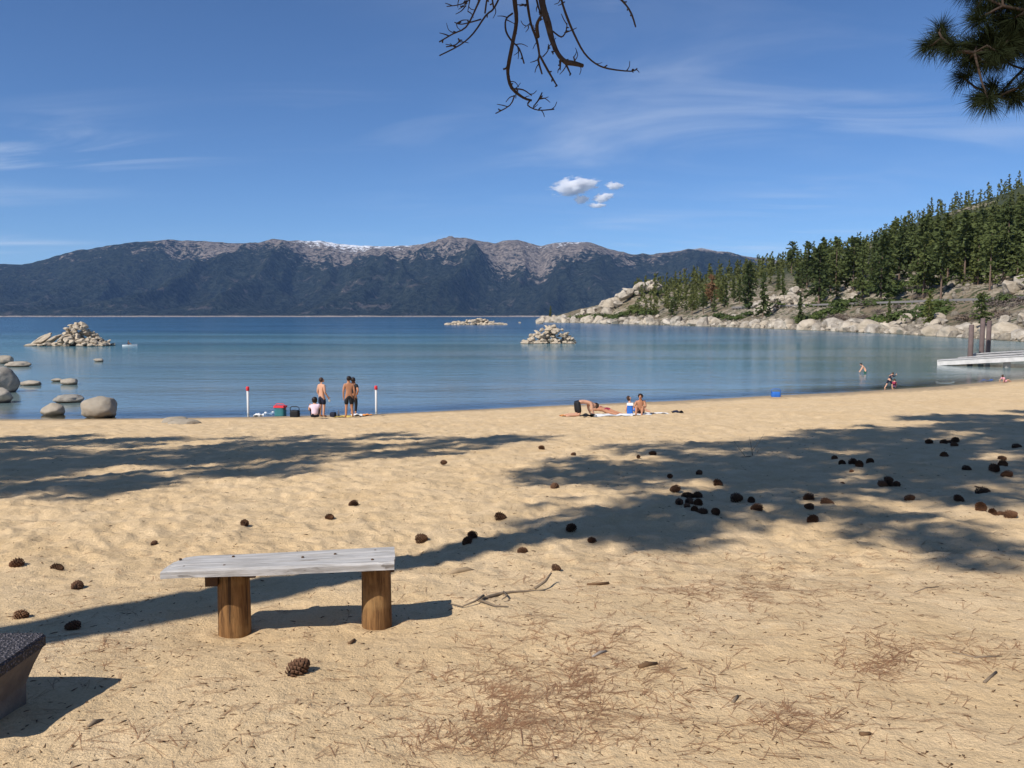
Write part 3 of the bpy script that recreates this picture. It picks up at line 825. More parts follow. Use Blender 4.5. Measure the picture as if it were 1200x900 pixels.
# rock islets in the lake
def islet(label, pxc, py, prof, nst, smin, smax, depth, seed):
    """prof: (px offset, height m) outline of the heap; stones stacked under it"""
    c = on_water(pxc, py); root = empty('rock_pile', c); tag(root, label, 'rock pile', 'rock islets')
    g = random.Random(seed); ox = [p[0] / FPX * c.y for p in prof]; oh = [p[1] for p in prof]
    core = MB()
    k = 0; t = 0
    while k < nst and t < nst * 20:
        t += 1
        x = g.uniform(ox[0], ox[-1]); hmax = float(np.interp(x, ox, oh))
        yy = g.uniform(-1, 1); hh = hmax * (1 - abs(yy) ** 1.7)
        z = hh * (1 - g.random() ** 2.2 * 0.9); 
        if hh < 0.05: continue
        s = g.uniform(smin, smax) * (1.0 if z < hmax * .6 else .9)
        o = put(PILES[g.randrange(8)], 'stone', (x, yy * depth + (-0.25 * depth), max(0.0, z - 0.45 * s)), (s * 1.1, s, s * 0.85), (g.uniform(-.5, .5), g.uniform(-.5, .5), g.uniform(0, 6.28)), root); k += 1
    return root, ox, oh, c
r1, ox, oh, c1 = islet('tall cone of stacked tan stones rising from the lake beside a pale slab', 88, 405, [(-14, .8), (-8, 2.4), (-2, 3.5), (6, 3.9), (14, 3.7), (20, 2.6), (28, 1.6), (42, .5)], 190, 0.30, 0.80, 2.4, 3)
for i, (dx, dy, dz, s, rot) in enumerate([(-40, 0, .85, (2.6, 1.4, 1.05), (0.15, -0.62, 0.2)), (-30, .3, .75, (1.9, 1.0, .75), (.1, -.5, .1)), (-44, -1, .1, (1.5, 1, .5), (0, -.1, .3)), (-16, .8, 1.1, (1.0, .9, .7), (0, .1, 1)), (-25, -1.2, .2, (1.2, .9, .6), (0, 0, 1)), (-33, -1.6, .05, (1.1, .8, .5), (0, .1, 2)), (-14, -1.4, .3, (.9, .7, .6), (0, 0, .5))]):
    o = put(PILES[i % 8], 'slab' if i < 2 else 'stone', (dx / FPX * c1.y, dy, dz), s, rot, r1)
islet('small cone of tan stones standing off the far point', 643, 402, [(-30, .3), (-22, 1.6), (-10, 2.6), (4, 3.4), (14, 2.8), (24, 1.4), (31, .2)], 130, 0.4, 0.8, 2.8, 5)
islet('long low bar of white rocks far out in the lake', 556, 380.5, [(-33, .6), (-24, 2.0), (-10, 3.0), (2, 4.0), (14, 3.2), (26, 2.0), (36, .6)], 110, 1.0, 2.2, 5, 7)
for px, py, s, lab in [(609, 379, 1.0, 'tiny white rock breaking the water between islet and point'), (632, 379.5, 2.2, 'white rocks rim at the waterline off the point tip')]:
    c = on_water(px, py); o = put(ROCKS[2], 'boulder', (c.x, c.y, 0.3), s); tag(o, lab, 'boulder')

# boulders in the shallows
ROUND = [rock_mesh(400 + i, 4, 1.0, 0.16) for i in range(6)]
for me in ROUND: me.materials.append(m_boulder)
def boulder(px0, px1, pytop, pybot, k, label, zbase=0.0, depth=1.0, rotz=0.0):
    """rounded boulder standing in the water, as wide and tall as seen"""
    c = on_water((px0 + px1) / 2, pybot, zbase); w = (px1 - px0) / FPX * c.y / 2 * 0.97; h = (pybot - pytop) / FPX * c.y
    me = ROUND[k].copy(); v = np.zeros(len(me.vertices) * 3, np.float32); me.vertices.foreach_get('co', v); v = v.reshape(-1, 3)
    sink = 0.35
    lo, hi = v.min(0), v.max(0); v = (v - lo) / (hi - lo) * 2 - 1
    hz_ = h / (1 + (1 - sink)) 
    zc = h - hz_
    v = v * np.array([w, w * depth, hz_], np.float32); me.vertices.foreach_set('co', v.ravel()); me.update()
    o = bpy.data.objects.new('boulder', me); COL.objects.link(o); yb = c.y + w * depth * 0.7; o.location = (c.x * yb / c.y, yb, zbase + zc); o.rotation_euler = (0, 0, rotz)
    return tag(o, label, 'boulder', 'boulders in the shallows')
boulder(92, 135, 465.5, 491, 0, 'big smooth round grey boulder at the edge of the sand')
boulder(45, 73, 473, 487, 1, 'smaller domed grey boulder beside the big round one', depth=.9)
boulder(61, 96, 463, 472.5, 2, 'low flat brown rock in shallow water behind the round boulder', depth=.8)
boulder(-22, 20, 430, 461, 3, 'huge rounded grey boulder cut by the picture edge')
boulder(-16, 13, 455, 473, 4, 'dark low boulder tucked in front of the huge rounded one')
boulder(-4, 15, 416.5, 426, 5, 'pointed pale rock beyond the huge rounded boulder')
boulder(6, 36, 423.5, 430, 2, 'long flat pale rock awash beside the pointed one', depth=.7)
boulder(20, 47, 446, 452, 1, 'thin brown rock awash between huge boulder and open water', depth=.7)
boulder(59, 73, 443.5, 447.5, 4, 'small brown rock touching a pale one in the shallows', depth=.8)
boulder(69, 90, 443.5, 451, 0, 'small pale rock dry on top in the shallows', depth=.8)
boulder(109, 121, 420, 424, 5, 'little pale rock alone in open water', depth=.8)
def sand_rock(px0, px1, pytop, pybot, k, label):
    c = on_ground((px0 + px1) / 2, pybot); w = (px1 - px0) / FPX * c.y / 2; h = (pybot - pytop) / FPX * c.y
    o = put(ROUND[k], 'boulder', (c.x, c.y + w * .4, c.z - 0.1 * h), (w, w * .7, h * 1.1), (0, 0, .2)); tag(o, label, 'boulder', 'rocks sunk in the sand'); return o
sand_rock(183, 214, 487, 495, 2, 'pale flat rock half buried at the wet edge of sand')
sand_rock(196, 227, 490.5, 496.5, 3, 'dark flat rock half buried against the pale one')
# ================================================================== BENCH
def mat_greyboard():
    m = NT('weathered grey board'); co = m.coord(scale=(0.35, 6, 6)); c2 = m.coord()
    g = m.noise(co, 9, 6, 0.7, 0.3); b = m.noise(c2, 3.0, 4); st = m.noise(m.coord(scale=(0.12, 3.2, 1)), 22, 4, 0.6)
    c = m.mix(m.ramp(g, 0.3, 0.7), (0.30, 0.28, 0.255), (0.55, 0.53, 0.50))
    c = m.mix(m.math('MULTIPLY', m.ramp(b, 0.5, 0.75), 0.4), c, (0.38, 0.34, 0.29))
    c = m.mix(m.math('MULTIPLY', m.ramp(st, 0.60, 0.66), 0.75), c, (0.14, 0.12, 0.10))
    kn = m.voro(m.coord(scale=(0.5, 1, 1)), 7.0)
    c = m.mix(m.math('MULTIPLY', m.ramp(kn, 0.07, 0.03), 0.8), c, (0.12, 0.10, 0.085))
    m.color(c); m.rough(0.85); m.bump(m.math('ADD', g, st), 0.6, 0.006); return m.m
def mat_post():
    m = NT('brown log post'); co = m.coord(scale=(5, 5, 0.5)); c2 = m.coord()
    g = m.noise(co, 6, 6, 0.7, 0.5); b = m.noise(c2, 4, 4)
    c = m.mix(m.ramp(g, 0.3, 0.7), (0.075, 0.034, 0.012), (0.30, 0.155, 0.056))
    c = m.mix(m.math('MULTIPLY', m.ramp(b, 0.45, 0.7), 0.55), c, (0.38, 0.235, 0.095))
    ck = m.noise(m.coord(scale=(9, 9, 0.25)), 3, 3)
    c = m.mix(m.math('MULTIPLY', m.ramp(ck, 0.62, 0.68), 0.8), c, (0.04, 0.022, 0.012))
    m.color(c); m.rough(0.85); m.bump(m.math('ADD', g, ck), 0.7, 0.012); return m.m
m_board = mat_greyboard(); m_post = mat_post(); m_dkwood = simple('dark brown timber', (0.09, 0.05, 0.028), 0.9, 0.35, 14, 0.004)
BA = R(8.6); ca, sa = math.cos(BA), math.sin(BA)
b0 = Vector((-1.430, 5.135, 0)); b0.z = float(beach_base(np.array([b0.x]), np.array([b0.y]))[0])
bench = empty('bench', b0, BA); tag(bench, 'weathered grey board bench on two brown log posts', 'bench')
ZT = CAM_H - 1.528 - b0.z            # top of the seat above the sand
def board(y0, y1, x0a, x0b, x1, thick, seed, name):
    """one seat board, x0a/x0b: slanted worn left end"""
    n = 26; g = random.Random(seed); V = []; F = []
    for i in range(n + 1):
        t = i / n
        for j, (yy, zz) in enumerate([(y0, -thick), (y0 - .002, -thick * .25), (y0 + 0.008, 0), (y1 - 0.006, 0), (y1, -thick * .25), (y1, -thick)]):
            f = (yy - y0) / (y1 - y0); xs = x0a + (x0b - x0a) * min(max(f, 0), 1)
            x = xs + (x1 - xs) * t
            edge = 0.006 * math.sin(t * 9 + seed) + g.uniform(-.0025, .0025)
            V.append((x, yy + (edge if j in (0, 1, 2) and y0 < -0.1 else edge * .2), ZT + zz + 0.004 * math.sin(t * 5 + seed) - (0.012 * (1 - t / .06) if t < .06 and j in (2, 3) else 0)))
    for i in range(n):
        for j in range(6): F.append((i * 6 + j, i * 6 + (j + 1) % 6, (i + 1) * 6 + (j + 1) % 6, (i + 1) * 6 + j))
    F.append(tuple(range(6))[::-1]); F.append(tuple(n * 6 + j for j in range(6)))
    return mesh_obj(name, V, [f[::-1] for f in F], m_board, bench)
board(-0.160, -0.055, -0.72, -0.715, 0.676, 0.052, 1, 'board')
board(-0.0475, 0.058, -0.713, -0.69, 0.682, 0.050, 2, 'board')
board(0.0655, 0.165, -0.69, -0.645, 0.680, 0.050, 3, 'board')
for px_, (wx, wy) in ((0, (-1.780, 5.17)), (1, (-0.885, 5.295))):
    lx = (wx - b0.x) * ca + (wy - b0.y) * sa; ly = -(wx - b0.x) * sa + (wy - b0.y) * ca
    V = []; F = []; n = 22; zs = [-0.35, 0.0, 0.06, 0.12, 0.2, 0.3, ZT - 0.055]
    g = random.Random(4 + px_)
    ph = [g.uniform(0, 6) for _ in range(3)]
    for z in zs:
        rr = 0.099 - 0.004 * z / .4
        for k in range(n):
            a = 2 * math.pi * k / n
            q = rr * (1 + 0.03 * math.sin(2 * a + ph[0]) + 0.02 * math.sin(3 * a + ph[1] + z) + 0.012 * math.sin(7 * a + ph[2]))
            V.append((lx + q * math.cos(a), ly + q * math.sin(a), z))
    for i in range(len(zs) - 1):
        for k in range(n): F.append((i * n + k, i * n + (k + 1) % n, (i + 1) * n + (k + 1) % n, (i + 1) * n + k))
    F.append(tuple((len(zs) - 1) * n + k for k in range(n)))
    p = mesh_obj('post', V, F, m_post, bench, True)
    cl = MB()
    if px_ == 0: cl.box((lx - 0.118, ly + 0.01, ZT - 0.105), (0.075, 0.20, 0.105)); cl.box((lx + 0.118, ly + 0.02, ZT - 0.085), (0.06, 0.20, 0.065), None)
    else: cl.box((lx + 0.096, ly + 0.05, ZT - 0.095), (0.035, 0.13, 0.085)); cl.box((lx - 0.100, ly + 0.05, ZT - 0.09), (0.035, 0.13, 0.075))
    for i in range(2):
        q = MB(); q.v = cl.v[8 * i:8 * i + 8]; q.f = cl.f[:6]; q.build('cleat', m_dkwood, bench)

for bx_, by_ in ((-0.66, 0.09), (-0.60, -0.08), (-0.34, 0.10), (-0.36, -0.09), (0.10, 0.02), (0.555, 0.10), (0.54, -0.10), (0.30, 0.06)):
    q = MB(); q.tube([(bx_, by_, ZT - 0.006), (bx_, by_, ZT + 0.0045)], [.0095, .008], 8); q.build('bolt', m_dkwood, bench)

# ================================================================== CONCRETE BLOCK
def mat_conc():
    m = NT('stained concrete'); co = m.coord(); n = m.noise(co, 5, 6, .65); d = m.noise(co, 40, 4, .7)
    c = m.mix(m.ramp(n, .3, .7), (0.13, 0.105, 0.085), (0.25, 0.21, 0.17)); c = m.mix(m.math('MULTIPLY', m.ramp(d, .5, .7), .4), c, (.08, .07, .06))
    m.color(c); m.rough(.95); m.bump(d, .6, .01); return m.m
def mat_peb():
    m = NT('dark pebbled top'); co = m.coord(); v = m.voro(co, 75); cc = m.voro(co, 75, out='Color')
    c = m.mix(m.sepz(cc, 'X'), (0.055, 0.05, 0.055), (0.19, 0.17, 0.18)); c = m.mix(m.ramp(v, .35, .6), c, (.04, .036, .036))
    m.color(c); m.rough(.7); m.bump(m.ramp(v, 0, .6, 1, 0), 1.0, .01); return m.m
bx0 = Vector((-2.60, 3.63, 0)); bx0.z = gz(bx0.x, bx0.y) - 0.03
blk = empty('concrete_block', bx0); tag(blk, 'tapered concrete block with dark pebbled top at the picture edge', 'block')
HB = CAM_H - 1.545 - bx0.z
def rounded_sq(h, r, n=5):
    out = []
    for cx, cy, a0 in ((h - r, h - r, 0), (-h + r, h - r, 90), (-h + r, -h + r, 180), (h - r, -h + r, 270)):
        for i in range(n + 1): a = R(a0 + 90 * i / n); out.append((cx + r * math.cos(a), cy + r * math.sin(a)))
    return out
def loft(levels):
    V = []; F = []; n = None
    for h, r, z in levels:
        p = rounded_sq(h, r); n = len(p); V += [(x, y, z) for x, y in p]
    for i in range(len(levels) - 1):
        for k in range(n): F.append((i * n + k, i * n + (k + 1) % n, (i + 1) * n + (k + 1) % n, (i + 1) * n + k))
    F.append(tuple((len(levels) - 1) * n + k for k in range(n))); return V, F
V, F = loft([(0.255, .05, -.12), (0.262, .05, .12), (0.285, .04, HB * .6), (0.312, .03, HB - .062)]); mesh_obj('base', V, F, mat_conc(), blk)
V, F = loft([(0.306, .03, HB - .0615), (0.322, .03, HB - .055), (0.322, .03, HB - .012), (0.314, .03, HB)]); mesh_obj('top', V, F, mat_peb(), blk)

# ================================================================== PINE CONES
def mat_cone():
    m = NT('pine cone scales'); at_ = m.n('ShaderNodeAttribute', attribute_name='tip').outputs['Fac']; co = m.coord(); rn = m.rnd()
    c = m.mix(at_, (0.012, 0.006, 0.004), (0.15, 0.075, 0.038)); c = m.mix(m.math('MULTIPLY', m.noise(co, 60, 3), .4), c, (0.07, .035, .02))
    c = m.mix(m.math('MULTIPLY', m.ramp(rn, .55, 1), .45), c, (0.22, 0.10, 0.045))
    m.color(c); m.rough(.8); return m.m
def cone_mesh(seed, openness=1.0, nsc=96):
    """seed cone about 13 cm long: overlapping woody scales round a core; lies on its side, axis x"""
    g = random.Random(seed); V = []; F = []; T = []
    for i in range(nsc):
        t = (i + .5) / nsc; ax = -0.062 + 0.124 * t; a = i * 2.39996
        r = 0.050 * (math.sin(math.pi * (0.14 + 0.80 * t ** 0.75))) ** 0.75
        rc = r * 0.36; L = (r - rc) * g.uniform(.95, 1.2) * openness * 1.1; w = (0.0125 * (0.55 + 0.6 * math.sin(math.pi * (.1 + .8 * t)))) 
        rad = Vector((0, math.cos(a), math.sin(a))); tan = Vector((0, -math.sin(a), math.cos(a))); fw = Vector((1, 0, 0)) * (0.25 + 0.5 * t)
        p0 = Vector((ax, 0, 0)) + rad * rc; d = (rad + fw).normalized(); nrm = d.cross(tan)
        p1 = p0 + d * L * .75; p2 = p0 + d * L * 1.12
        b = len(V)
        V += [p0 - tan * w * .45, p0 + tan * w * .45, p1 + tan * w, p2 + nrm * 0.002, p1 - tan * w, p1 + nrm * -0.006, p1 + nrm * .004]
        T += [0, 0, .7, 1, .7, .8, .75]
        F += [(b, b + 1, b + 2, b + 6), (b, b + 6, b + 4, b + 4)[:3], (b + 6, b + 2, b + 3), (b + 4, b + 6, b + 3), (b + 5, b + 3, b + 2), (b + 5, b + 4, b + 3), (b, b + 4, b + 5), (b + 1, b + 5, b + 2), (b, b + 5, b + 1)]
    n = 8; b = len(V)
    for k2, (x, r) in enumerate([(-.064, .004), (-.05, .016), (0, .020), (.045, .014), (.066, .003)]):
        for k in range(n): V.append(Vector((x, r * math.cos(2 * math.pi * k / n), r * math.sin(2 * math.pi * k / n)))); T.append(0)
    for i in range(4):
        for k in range(n): F.append((b + i * n + k, b + i * n + (k + 1) % n, b + (i + 1) * n + (k + 1) % n, b + (i + 1) * n + k))
    me = bpy.data.meshes.new('pine_cone'); me.from_pydata([tuple(v) for v in V], [], F); me.update()
    a = me.attributes.new('tip', 'FLOAT', 'POINT'); a.data.foreach_set('value', T); return me
m_cone = mat_cone(); CONES = [cone_mesh(1), cone_mesh(2, 1.15), cone_mesh(3, .8)]
for me in CONES: me.materials.append(m_cone)
CL = [  # px, py (resting point), px width, label
 (339, 807, 31, 'large open pine cone in front of the bench with scales showing'),
 (5, 670, 16, 'pine cone at the picture edge above the one lying higher up left'), (53, 673, 16, 'pine cone lying left of the bench level with its seat'), (76, 695, 15, 'pine cone on sunlit sand just above the trunk shadow'),
 (6, 735, 17, 'pine cone touching the pebbled block at the picture edge'), (68, 748, 19, 'dark pine cone inside the long trunk shadow beside the block'),
 (171, 642, 9, 'small pine cone just beyond the worn end of the bench seat'), (280, 617.5, 11, 'crushed flat pine cone on sunlit sand behind the bench'), (382, 611, 12, 'pine cone alone behind the middle of the bench'), (411, 593, 10, 'pine cone beyond the bench near the dappled shade edge'), (491, 636, 13, 'reddish pine cone past the square end of the bench'),
 (519, 546, 8, 'tiny far pine cone on bare sand before the sunbathers'), (635, 526, 7, 'pinecone speck on bright sand, farther of two toward sunbathers'), (673, 536, 7, 'pinecone speck on bright sand, closer of two toward sunbathers'), (767, 533, 10, 'flattened pine cone at the near edge of far shade'), (750, 537, 6, 'tiny pine cone at the lit rim of far shade'),
 (651, 577, 11, 'pine cone in thin shade straight beyond the bench'), (788, 561, 8, 'pine cone in shade uphill from the cone heap'), (822.5, 557.5, 9, 'pine cone in deep shade beyond the heap'), (845, 569, 11, 'pine cone in shade over the heap toward the twig'),
 (794.5, 580, 12, 'pine cone topping the heap at its far side'), (808.5, 584, 12, 'reddish pine cone in the far row of the heap'), (821, 585, 11, 'dark pine cone in the far row of the heap'), (799.5, 594, 12, 'pine cone at the heap end facing the bench'), (811.5, 594, 11, 'pine cone in the middle of the heap'), (822, 594, 11, 'pine cone squeezed at the back of the heap middle'), (809, 599, 11, 'dark pine cone in the near row of the heap'), (818.5, 602, 12, 'pine cone at the bottom of the heap'), (828, 603.5, 11, 'brown pine cone closing the heap end'), (843, 606, 11, 'upright reddish pine cone just beside the heap'),
 (586, 611, 13, 'pine cone on the shade rim between bench and heap'), (671, 621, 14, 'pine cone in the broad shade band beyond the stick'), (612.5, 647, 12, 'dark pine cone inside the shade band past the bench'), (696, 637, 12, 'pine cone on the lit side of the shade band'), (553, 635, 11, 'pine cone behind its twin past the bench end'), (546, 641, 15, 'ragged pine cone in front of its twin past the bench end'), (653, 678, 12, 'pale greyish pine cone above the stick on lit sand'),
 (867.5, 588.5, 12, 'dark pine cone on the shade edge beside the heap'), (885.5, 590, 10, 'pine cone between dark and orange ones on the shade edge'), (892.5, 600.5, 12, 'orange brown pine cone in full sun near the heap'), (954, 587, 11, 'orange pine cone in sun, twin to the one beside it'), (976, 591.5, 13, 'big orange pine cone with a fallen twig in sun'), (955, 602, 10, 'broken tan pine cone behind a dark one'), (959.6, 612.5, 13, 'dark pine cone at the edge of the near shade'),
 (982.7, 536.5, 11, 'pine cone leading the scattered row in deep shade'), (992, 543.5, 10, 'second pine cone of the scattered row'), (1004.5, 545, 9, 'pine cone touching others in the scattered row'), (1003.6, 551.5, 7, 'smallest pine cone below the scattered row'), (1012.4, 548.5, 10, 'pine cone before the broad pair in the scattered row'), (1025, 541, 16, 'broad lumpy pine cone ending the scattered row'),
 (1048, 565, 11, 'pine cone on top of the little mound of four'), (1041, 570.5, 11, 'pine cone at the bench side of the mound'), (1049, 570.5, 11, 'pine cone in the middle of the mound'), (1058, 570, 11, 'pine cone at the outer side of the mound'), (1074, 585, 11, 'lone pine cone in half shade below the mound'),
 (1094, 518, 8, 'far pine cone just apart from a tight far row'), (1111.5, 518.5, 9, 'first pine cone in the tight far row'), (1118, 517, 8, 'middle pine cone in the tight far row'), (1125, 517, 9, 'end pine cone in the tight far row'), (1124, 521.5, 8, 'pine cone under the end of the tight far row'), (1112.7, 535, 11, 'lone pine cone below the tight far row'),
 (1140, 549.5, 10, 'pine cone amid shade with a stick below it'), (1181.5, 537, 9, 'uppermost pine cone of the edge column'), (1183, 545, 11, 'second pine cone of the edge column'), (1173, 551, 11, 'third pine cone of the edge column'), (1188.5, 559, 12, 'lowest pine cone of the edge column'), (1198, 523, 9, 'pine cone cut by the picture edge in far shade'),
 (1160.5, 575.5, 14, 'wide pine cone in shade above the red cone'), (1133, 587, 11, 'pine cone alone in shade, level with orange ones'), (1160, 598.5, 16, 'fat reddish pine cone starting the cluster at the edge'), (1174, 601.5, 11, 'dark pine cone after the fat reddish one'), (1184, 602, 11, 'dark pine cone under orange litter at the edge'), (1195.5, 608, 13, 'dark pine cone ending the cluster at the edge'),
 (993.5, 567, 6, 'tiny cone fragment in deep shade beside the mound'),
]
for i, (px, py, w, lab) in enumerate(CL):
    c = on_ground(px, py); s = min(w / FPX * c.y / 0.118, 1.35); s = max(s, 0.55) * rng.uniform(.85, 1.12)
    o = bpy.data.objects.new('pine_cone', CONES[i % 3]); COL.objects.link(o); o.scale = (s, s, s)
    o.location = (c.x, c.y + 0.03, gz(c.x, c.y + 0.03) + rng.uniform(.016, .036) * s)
    o.rotation_euler = (rng.uniform(0, 6), rng.uniform(-.35, .35), rng.uniform(0, 6.28)) if i else (0.6, -0.25, 0.9)
    tag(o, lab, 'pine cone', 'fallen pine cones')

# ================================================================== STICKS, BARK AND NEEDLES ON THE SAND
m_stick = simple('dry grey stick', (0.20, 0.15, 0.10), 0.9, 0.4, 20, 0.003)
m_barkchip = simple('brown bark chip', (0.15, 0.085, 0.042), 0.9, 0.4, 25, 0.003)
m_litter = simple('fallen needles', (0.34, 0.180, 0.090), 0.8, 0.35, 3)
def ground_stick(name, pts, radii, label, mat, cat='stick', lift=0.0, side=()):
    P = [on_ground(*p) for p in pts]; o0 = P[0].copy(); mb = MB()
    path = [(p - o0) + Vector((0, 0, r * .55 + lift)) for p, r in zip(P, radii)]
    mb.tube(path, radii, 7)
    for sp, sr in side:
        Q = [on_ground(*p[:2]) - o0 + Vector((0, 0, p[2])) for p in sp]; mb.tube(Q, sr, 5)
    o = mb.build(name, mat, None, True); o.location = o0; return tag(o, label, cat)
ground_stick('fallen_branch', [(560, 714), (572, 709), (586, 703), (600, 701.5), (622, 698.5), (640, 697)], [.012, .014, .012, .009, .007, .004], 'knobbly dead branch lying on the sand past the bench shadow', m_stick, 'branch',
    side=[([(628, 698, .02), (640, 694, .06), (647, 690, .09)], [.012, .010, .007]), ([(566, 712, .03), (556, 718, .03), (540, 720, .012), (524, 716, .012)], [.010, .007, .005, .003]), ([(590, 703, .02), (594, 710, .03), (588, 714, .02)], [.008, .006, .004]), ([(562, 716, .02), (580, 722, .012), (596, 723, .01)], [.010, .007, .003])])
ground_stick('root', [(524, 678), (534, 675), (546, 673), (556, 672)], [.012, .028, .026, .008], 'smooth root hump breaking through the sand by the trunk shadow', simple('buried root', (0.36, 0.26, 0.155), .9, .2, 9), 'root', -0.012)
for pts, rr, lab, mt in [
    ([(404, 762), (410, 754)], [.011, .009], 'short brown stick stub lying in front of the far bench post', m_barkchip),
    ([(754, 796), (764, 793), (775, 790)], [.013, .015, .010], 'brown chip of bark on the needle strewn sand', m_barkchip),
    ([(84, 876), (92, 871), (103, 866)], [.006, .012, .004], 'curled grey bark piece below the concrete block', m_stick),
    ([(697, 781), (706, 777), (714, 775)], [.006, .010, .006], 'pale scrap of wood on the needle litter', m_snag),
    ([(1150, 568), (1158, 571)], [.012, .010], 'short stick among the shaded cones', m_barkchip),
    ([(1024, 880), (1036, 879)], [.010, .008], 'small red brown cone scrap on bare sand', m_barkchip),
    ([(800, 800), (812, 797)], [.004, .003], 'thin dark twig on open sand', m_stick),
    ([(1083, 704), (1098, 699), (1112, 697)], [.005, .006, .003], 'blackened twig on pale sand', m_stick),
    ([(1132, 780), (1160, 786), (1192, 784)], [.005, .006, .003], 'long dark twig in the litter at the picture edge', m_stick),
    ([(1172, 815), (1186, 803)], [.008, .007], 'short stout twig in the litter', m_stick),
    ([(690, 692), (716, 690)], [.010, .012], 'reddish bark flake beyond the dead branch', m_barkchip),
    ([(868, 836), (874, 829)], [.008, .007], 'stubby grey twig on bare sand', m_stick)]:
    ground_stick('twig' if 'twig' in lab or 'stick' in lab else 'bark_chip', pts, rr, lab, mt, 'twig' if 'twig' in lab or 'stick' in lab else 'bark')
ground_stick('dead_twig', [(905, 531), (893, 531), (884, 533), (870, 535)], [.006, .010, .010, .004], 'bare forked twig sticking up from the shaded sand', m_stick, 'twig',
    side=[([(885, 533, .0), (883, 533, .20), (880, 534, .42)], [.008, .006, .002]), ([(884, 533, .12), (893, 532, .28), (898, 532, .42)], [.006, .004, .002]), ([(876, 534, .02), (868, 534, .18), (862, 534, .30)], [.006, .004, .002]), ([(890, 532, .02), (894, 532, .16)], [.005, .002])])

def build_litter():
    g = np.random.default_rng(77); V = []; F = []; n = 0
    clumps = [(700, 800, 60, 20, 640), (560, 845, 50, 22, 520), (1036, 788, 20, 11, 260), (950, 862, 34, 11, 230), (880, 702, 60, 11, 640), (650, 866, 60, 16, 330), (690, 745, 70, 14, 260), (1160, 785, 34, 13, 120), (1130, 700, 50, 8, 90), (130, 770, 36, 6, 60), (1000, 660, 90, 8, 260), (760, 660, 70, 7, 90), (630, 690, 36, 7, 70)]
    pts = []
    for cx, cy, sx, sy, k in clumps:
        a = g.normal(0, 1, (k, 2)); q = np.stack([cx + a[:, 0] * sx * 1.3, cy + a[:, 1] * sy * 1.3], 1); pts.append(q[fbm(q[:, 0] / 26, q[:, 1] / 9, 3, 401) > -0.08 + 0.15 * g.normal(0, 1, len(q))])
    pts.append(np.stack([g.uniform(-20, 1220, 1000), 515 + 400 * g.random(1000) ** 0.9], 1))
    P = np.concatenate(pts); P = P[(P[:, 1] > 500) & (P[:, 1] < 935)]
    dx = (P[:, 0] - 600) / FPX; v = (P[:, 1] - HORIZ) / FPX
    y = 1.6 / (v - 0.072); ok = (y > 1.5) & (y < 26); y = y[ok]; x = dx[ok] * y
    for xx, yy in zip(x, y):
        a = g.normal(0.5, 1.1); L = g.uniform(.07, .18); k = g.integers(2, 4); wd = 0.00065 * (1 + yy / 10)
        for j in range(k):
            an = a + g.normal(0, .10); bend = g.normal(0, .35)
            q = [(0, 0)]; cur = an
            for s in range(3):
                cur += bend / 3; q.append((q[-1][0] + math.cos(cur) * L / 3, q[-1][1] + math.sin(cur) * L / 3))
            px_, py_ = -math.sin(an) * wd, math.cos(an) * wd
            b = n
            for i, (qx, qy) in enumerate(q): V.append((xx + qx + px_, yy + qy + py_, i, j)); V.append((xx + qx - px_, yy + qy - py_, i, j)); n += 2
            for i in range(3): F.append((b + 2 * i, b + 2 * i + 1, b + 2 * i + 3, b + 2 * i + 2))
    V = np.array(V); z = beach_base(V[:, 0], V[:, 1]) + beach_relief(V[:, 0], V[:, 1])
    z = z + 0.002 + 0.003 * fbm(V[:, 0] * 3, V[:, 1] * 3, 2, 5) + 0.001 * V[:, 3]
    o = np_mesh('pine_needles', np.stack([V[:, 0], V[:, 1], z], 1), np.array(F), m_litter, smooth=False)
    tag(o, 'dry brown pine needles strewn in drifts over the sand', 'needles', kind='stuff')
build_litter()
def build_crumbs():
    """bits of bark, cone scales and small clods on the sand"""
    g = np.random.default_rng(9); N = 4200; px = g.uniform(-20, 1220, N); py = 500 + 425 * g.random(N) ** 1.5
    y = 1.6 / ((py - HORIZ) / FPX - .072); ok = (y > 1.5) & (y < 24); y = y[ok]; x = ((px[ok] - 600) / FPX) * y
    z = beach_base(x, y) + beach_relief(x, y); base = np.array([(1, 0, 0), (-.5, .8, 0), (-.5, -.8, 0), (.1, 0, .7)]); Fb = np.array([(0, 1, 3), (1, 2, 3), (2, 0, 3), (0, 2, 1)])
    V = []; F = []
    for i in range(len(x)):
        s = g.uniform(.003, .011) * (1 + y[i] / 16); a = g.uniform(0, 6.28); c, sn = math.cos(a), math.sin(a)
        b = base * s * np.array([g.uniform(1.2, 3.2), .6, .6]); V.append(np.stack([b[:, 0] * c - b[:, 1] * sn + x[i], b[:, 0] * sn + b[:, 1] * c + y[i], b[:, 2] + z[i]], 1)); F.append(Fb + 4 * i)
    o = np_mesh('litter', np.concatenate(V), np.concatenate(F), m_barkchip, smooth=False, nper=3); tag(o, 'scattered crumbs of bark and cone scale on the sand', 'litter', kind='stuff')
build_crumbs()
